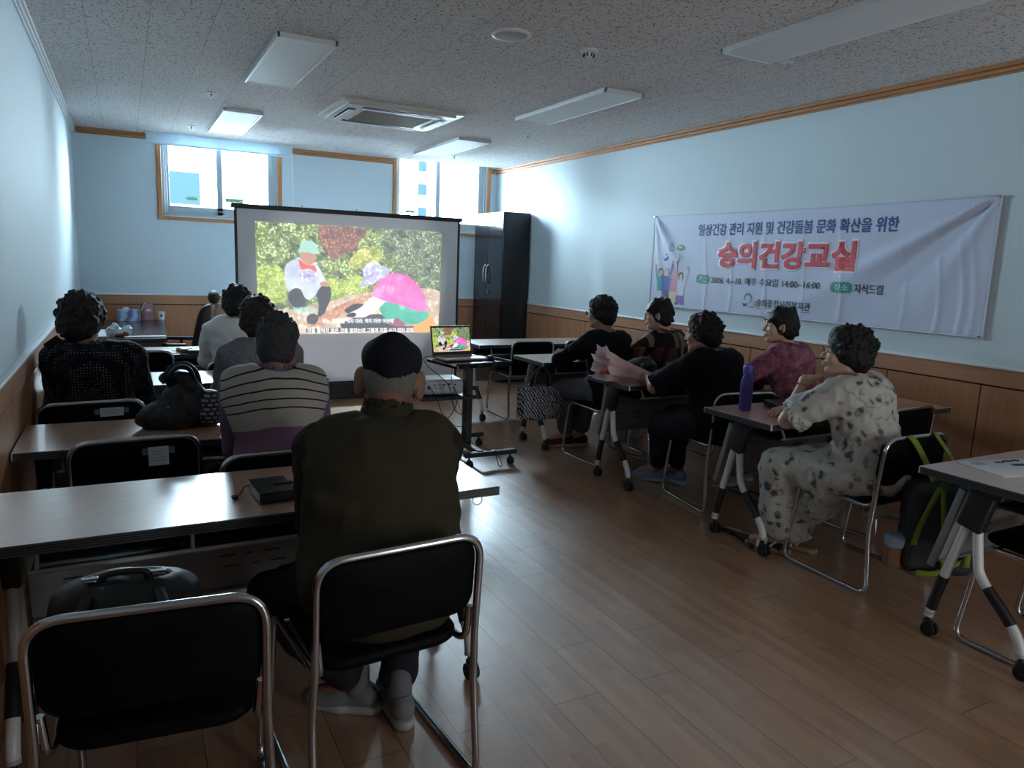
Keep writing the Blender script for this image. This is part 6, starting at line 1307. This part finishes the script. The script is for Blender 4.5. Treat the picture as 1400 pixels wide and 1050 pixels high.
# woman in mauve blouse
make_person('person', 'person with a black bob in a mauve printed blouse beside the wall', (3.925, 3.275, 0), 16, AB(
    girth=1.0, lean=.12, shz=.965, shw=.170, head=(-.045, .165, 1.13), hrot=(42, 2, 0), skin=M_SKIN3,
    armL=AB(wrist=(-.22, .46, .77), hint=(-.9, -.1, -.4), dir=(.5, .8, 0)), armR=AB(wrist=(.05, .5, .76), hint=(.9, -.1, -.6), dir=(-.6, .8, 0)),
    legL=AB(ankle=(-.16, .36, .11), hint=(-.2, .5, 1), yaw=50), legR=AB(ankle=(.08, .40, .10), hint=(.2, .5, 1)),
    clothes=[AB(name='blouse', kind='top', mat=M_MAUVE, off=.024, sleeve=1.7, flare=.016, wr=.012, hem=True, neck=.07), AB(name='trousers', kind='trousers', mat=M_DARKT)],
    hair=AB(style='bob', mat=M_HAIRB, len=.085), shoe=(S_PINK, S_SOLE), seed=29))
# woman in white floral dress, chin on hand
p, J = make_person('person', 'person in a white floral dress with her chin resting on her hand', (3.175, 2.185, 0), 6, AB(
    girth=1.0, lean=.12, shz=.945, shw=.165, head=(-.055, .165, 1.105), hrot=(38, 4, -4), hs=.94, glasses=M_CHROME, skin=M_SKIN3, arm=(.262, .225),
    armL=AB(wrist=(-.155, .31, .955), hint=(-.55, .45, -1), sh=(0, .02, 0), dir=(.75, -.25, .16), palm=(0, -.25, -1), curl=1.05), armR=AB(wrist=(.02, .46, .765), hint=(.9, -.1, -.6), dir=(-.8, .5, 0)),
    legL=AB(ankle=(-.10, .42, .088), hint=(-.2, .5, 1), yaw=18), legR=AB(ankle=(.05, .36, .088), hint=(.1, .5, 1), yaw=12),
    clothes=[AB(name='dress', kind='dress', mat=M_DRESS, off=.022, sleeve=.80, flare=.022, wr=.016, wf=13, hem=True, neck=.066, res=.008)],
    hair=AB(style='curly', mat=M_HAIRB, vol=1.06, n=150), seed=31, hand=.95, res=.0055))
for (hp, kn, an), l_ in zip(J['legs'], (18, 12)):
    M = rotm(l_); c0 = np.array((an[0], an[1], 0))
    def w(v): return c0+M@np.array(v, float)
    so = sdf_obj('sandal', [RC(w((0, -.05, .018)), .036, w((0, .05, .016)), .040, .02), RC(w((0, .05, .016)), .040, w((0, .13, .014)), .034, .02), SUB(BX(w((0, .05, -.10)), (.12, .3, .10), 0, .003, M)), SUB(BX(w((0, .05, .128)), (.12, .3, .10), 0, .003, M))], mat('tan_platform_sole', '#9a8a72', .7), p, .006)
    b = MB()
    for y, hgt in ((.085, .062), (.045, .082)): b.tube(spline([tuple(w((-.042, y, .02))), tuple(w((-.032, y-.005, hgt*.85))), tuple(w((0, y-.012, hgt))), tuple(w((.032, y-.005, hgt*.85))), tuple(w((.042, y, .02)))], 5), .009, 8)
    b.tube(spline([tuple(w((-.036, .02, .03))), tuple(w((-.032, -.02, .075))), tuple(w((0, -.044, .085))), tuple(w((.032, -.02, .075))), tuple(w((.036, .02, .03)))], 6), .006, 8); b.build('strap', mat('white_strap', '#c9c6bf', .5), so)
sh, el, wr = J['arms'][0]; d = (wr-el)/np.linalg.norm(wr-el); a_ = np.cross(d, (0, 0, 1)); a_ /= np.linalg.norm(a_); c_ = np.cross(a_, d); pt = wr-d*.03
br_ = MB()
for t_ in np.linspace(0, 2*PI, 15)[:-1]: br_.lathe([(.001, -.005), (.005, 0), (.001, .005)], tuple(pt+(a_*math.cos(t_)+c_*math.sin(t_))*.029), 8)
br_.build('bracelet', mat('coral_beads', '#a55f50', .4, var=.3), p)
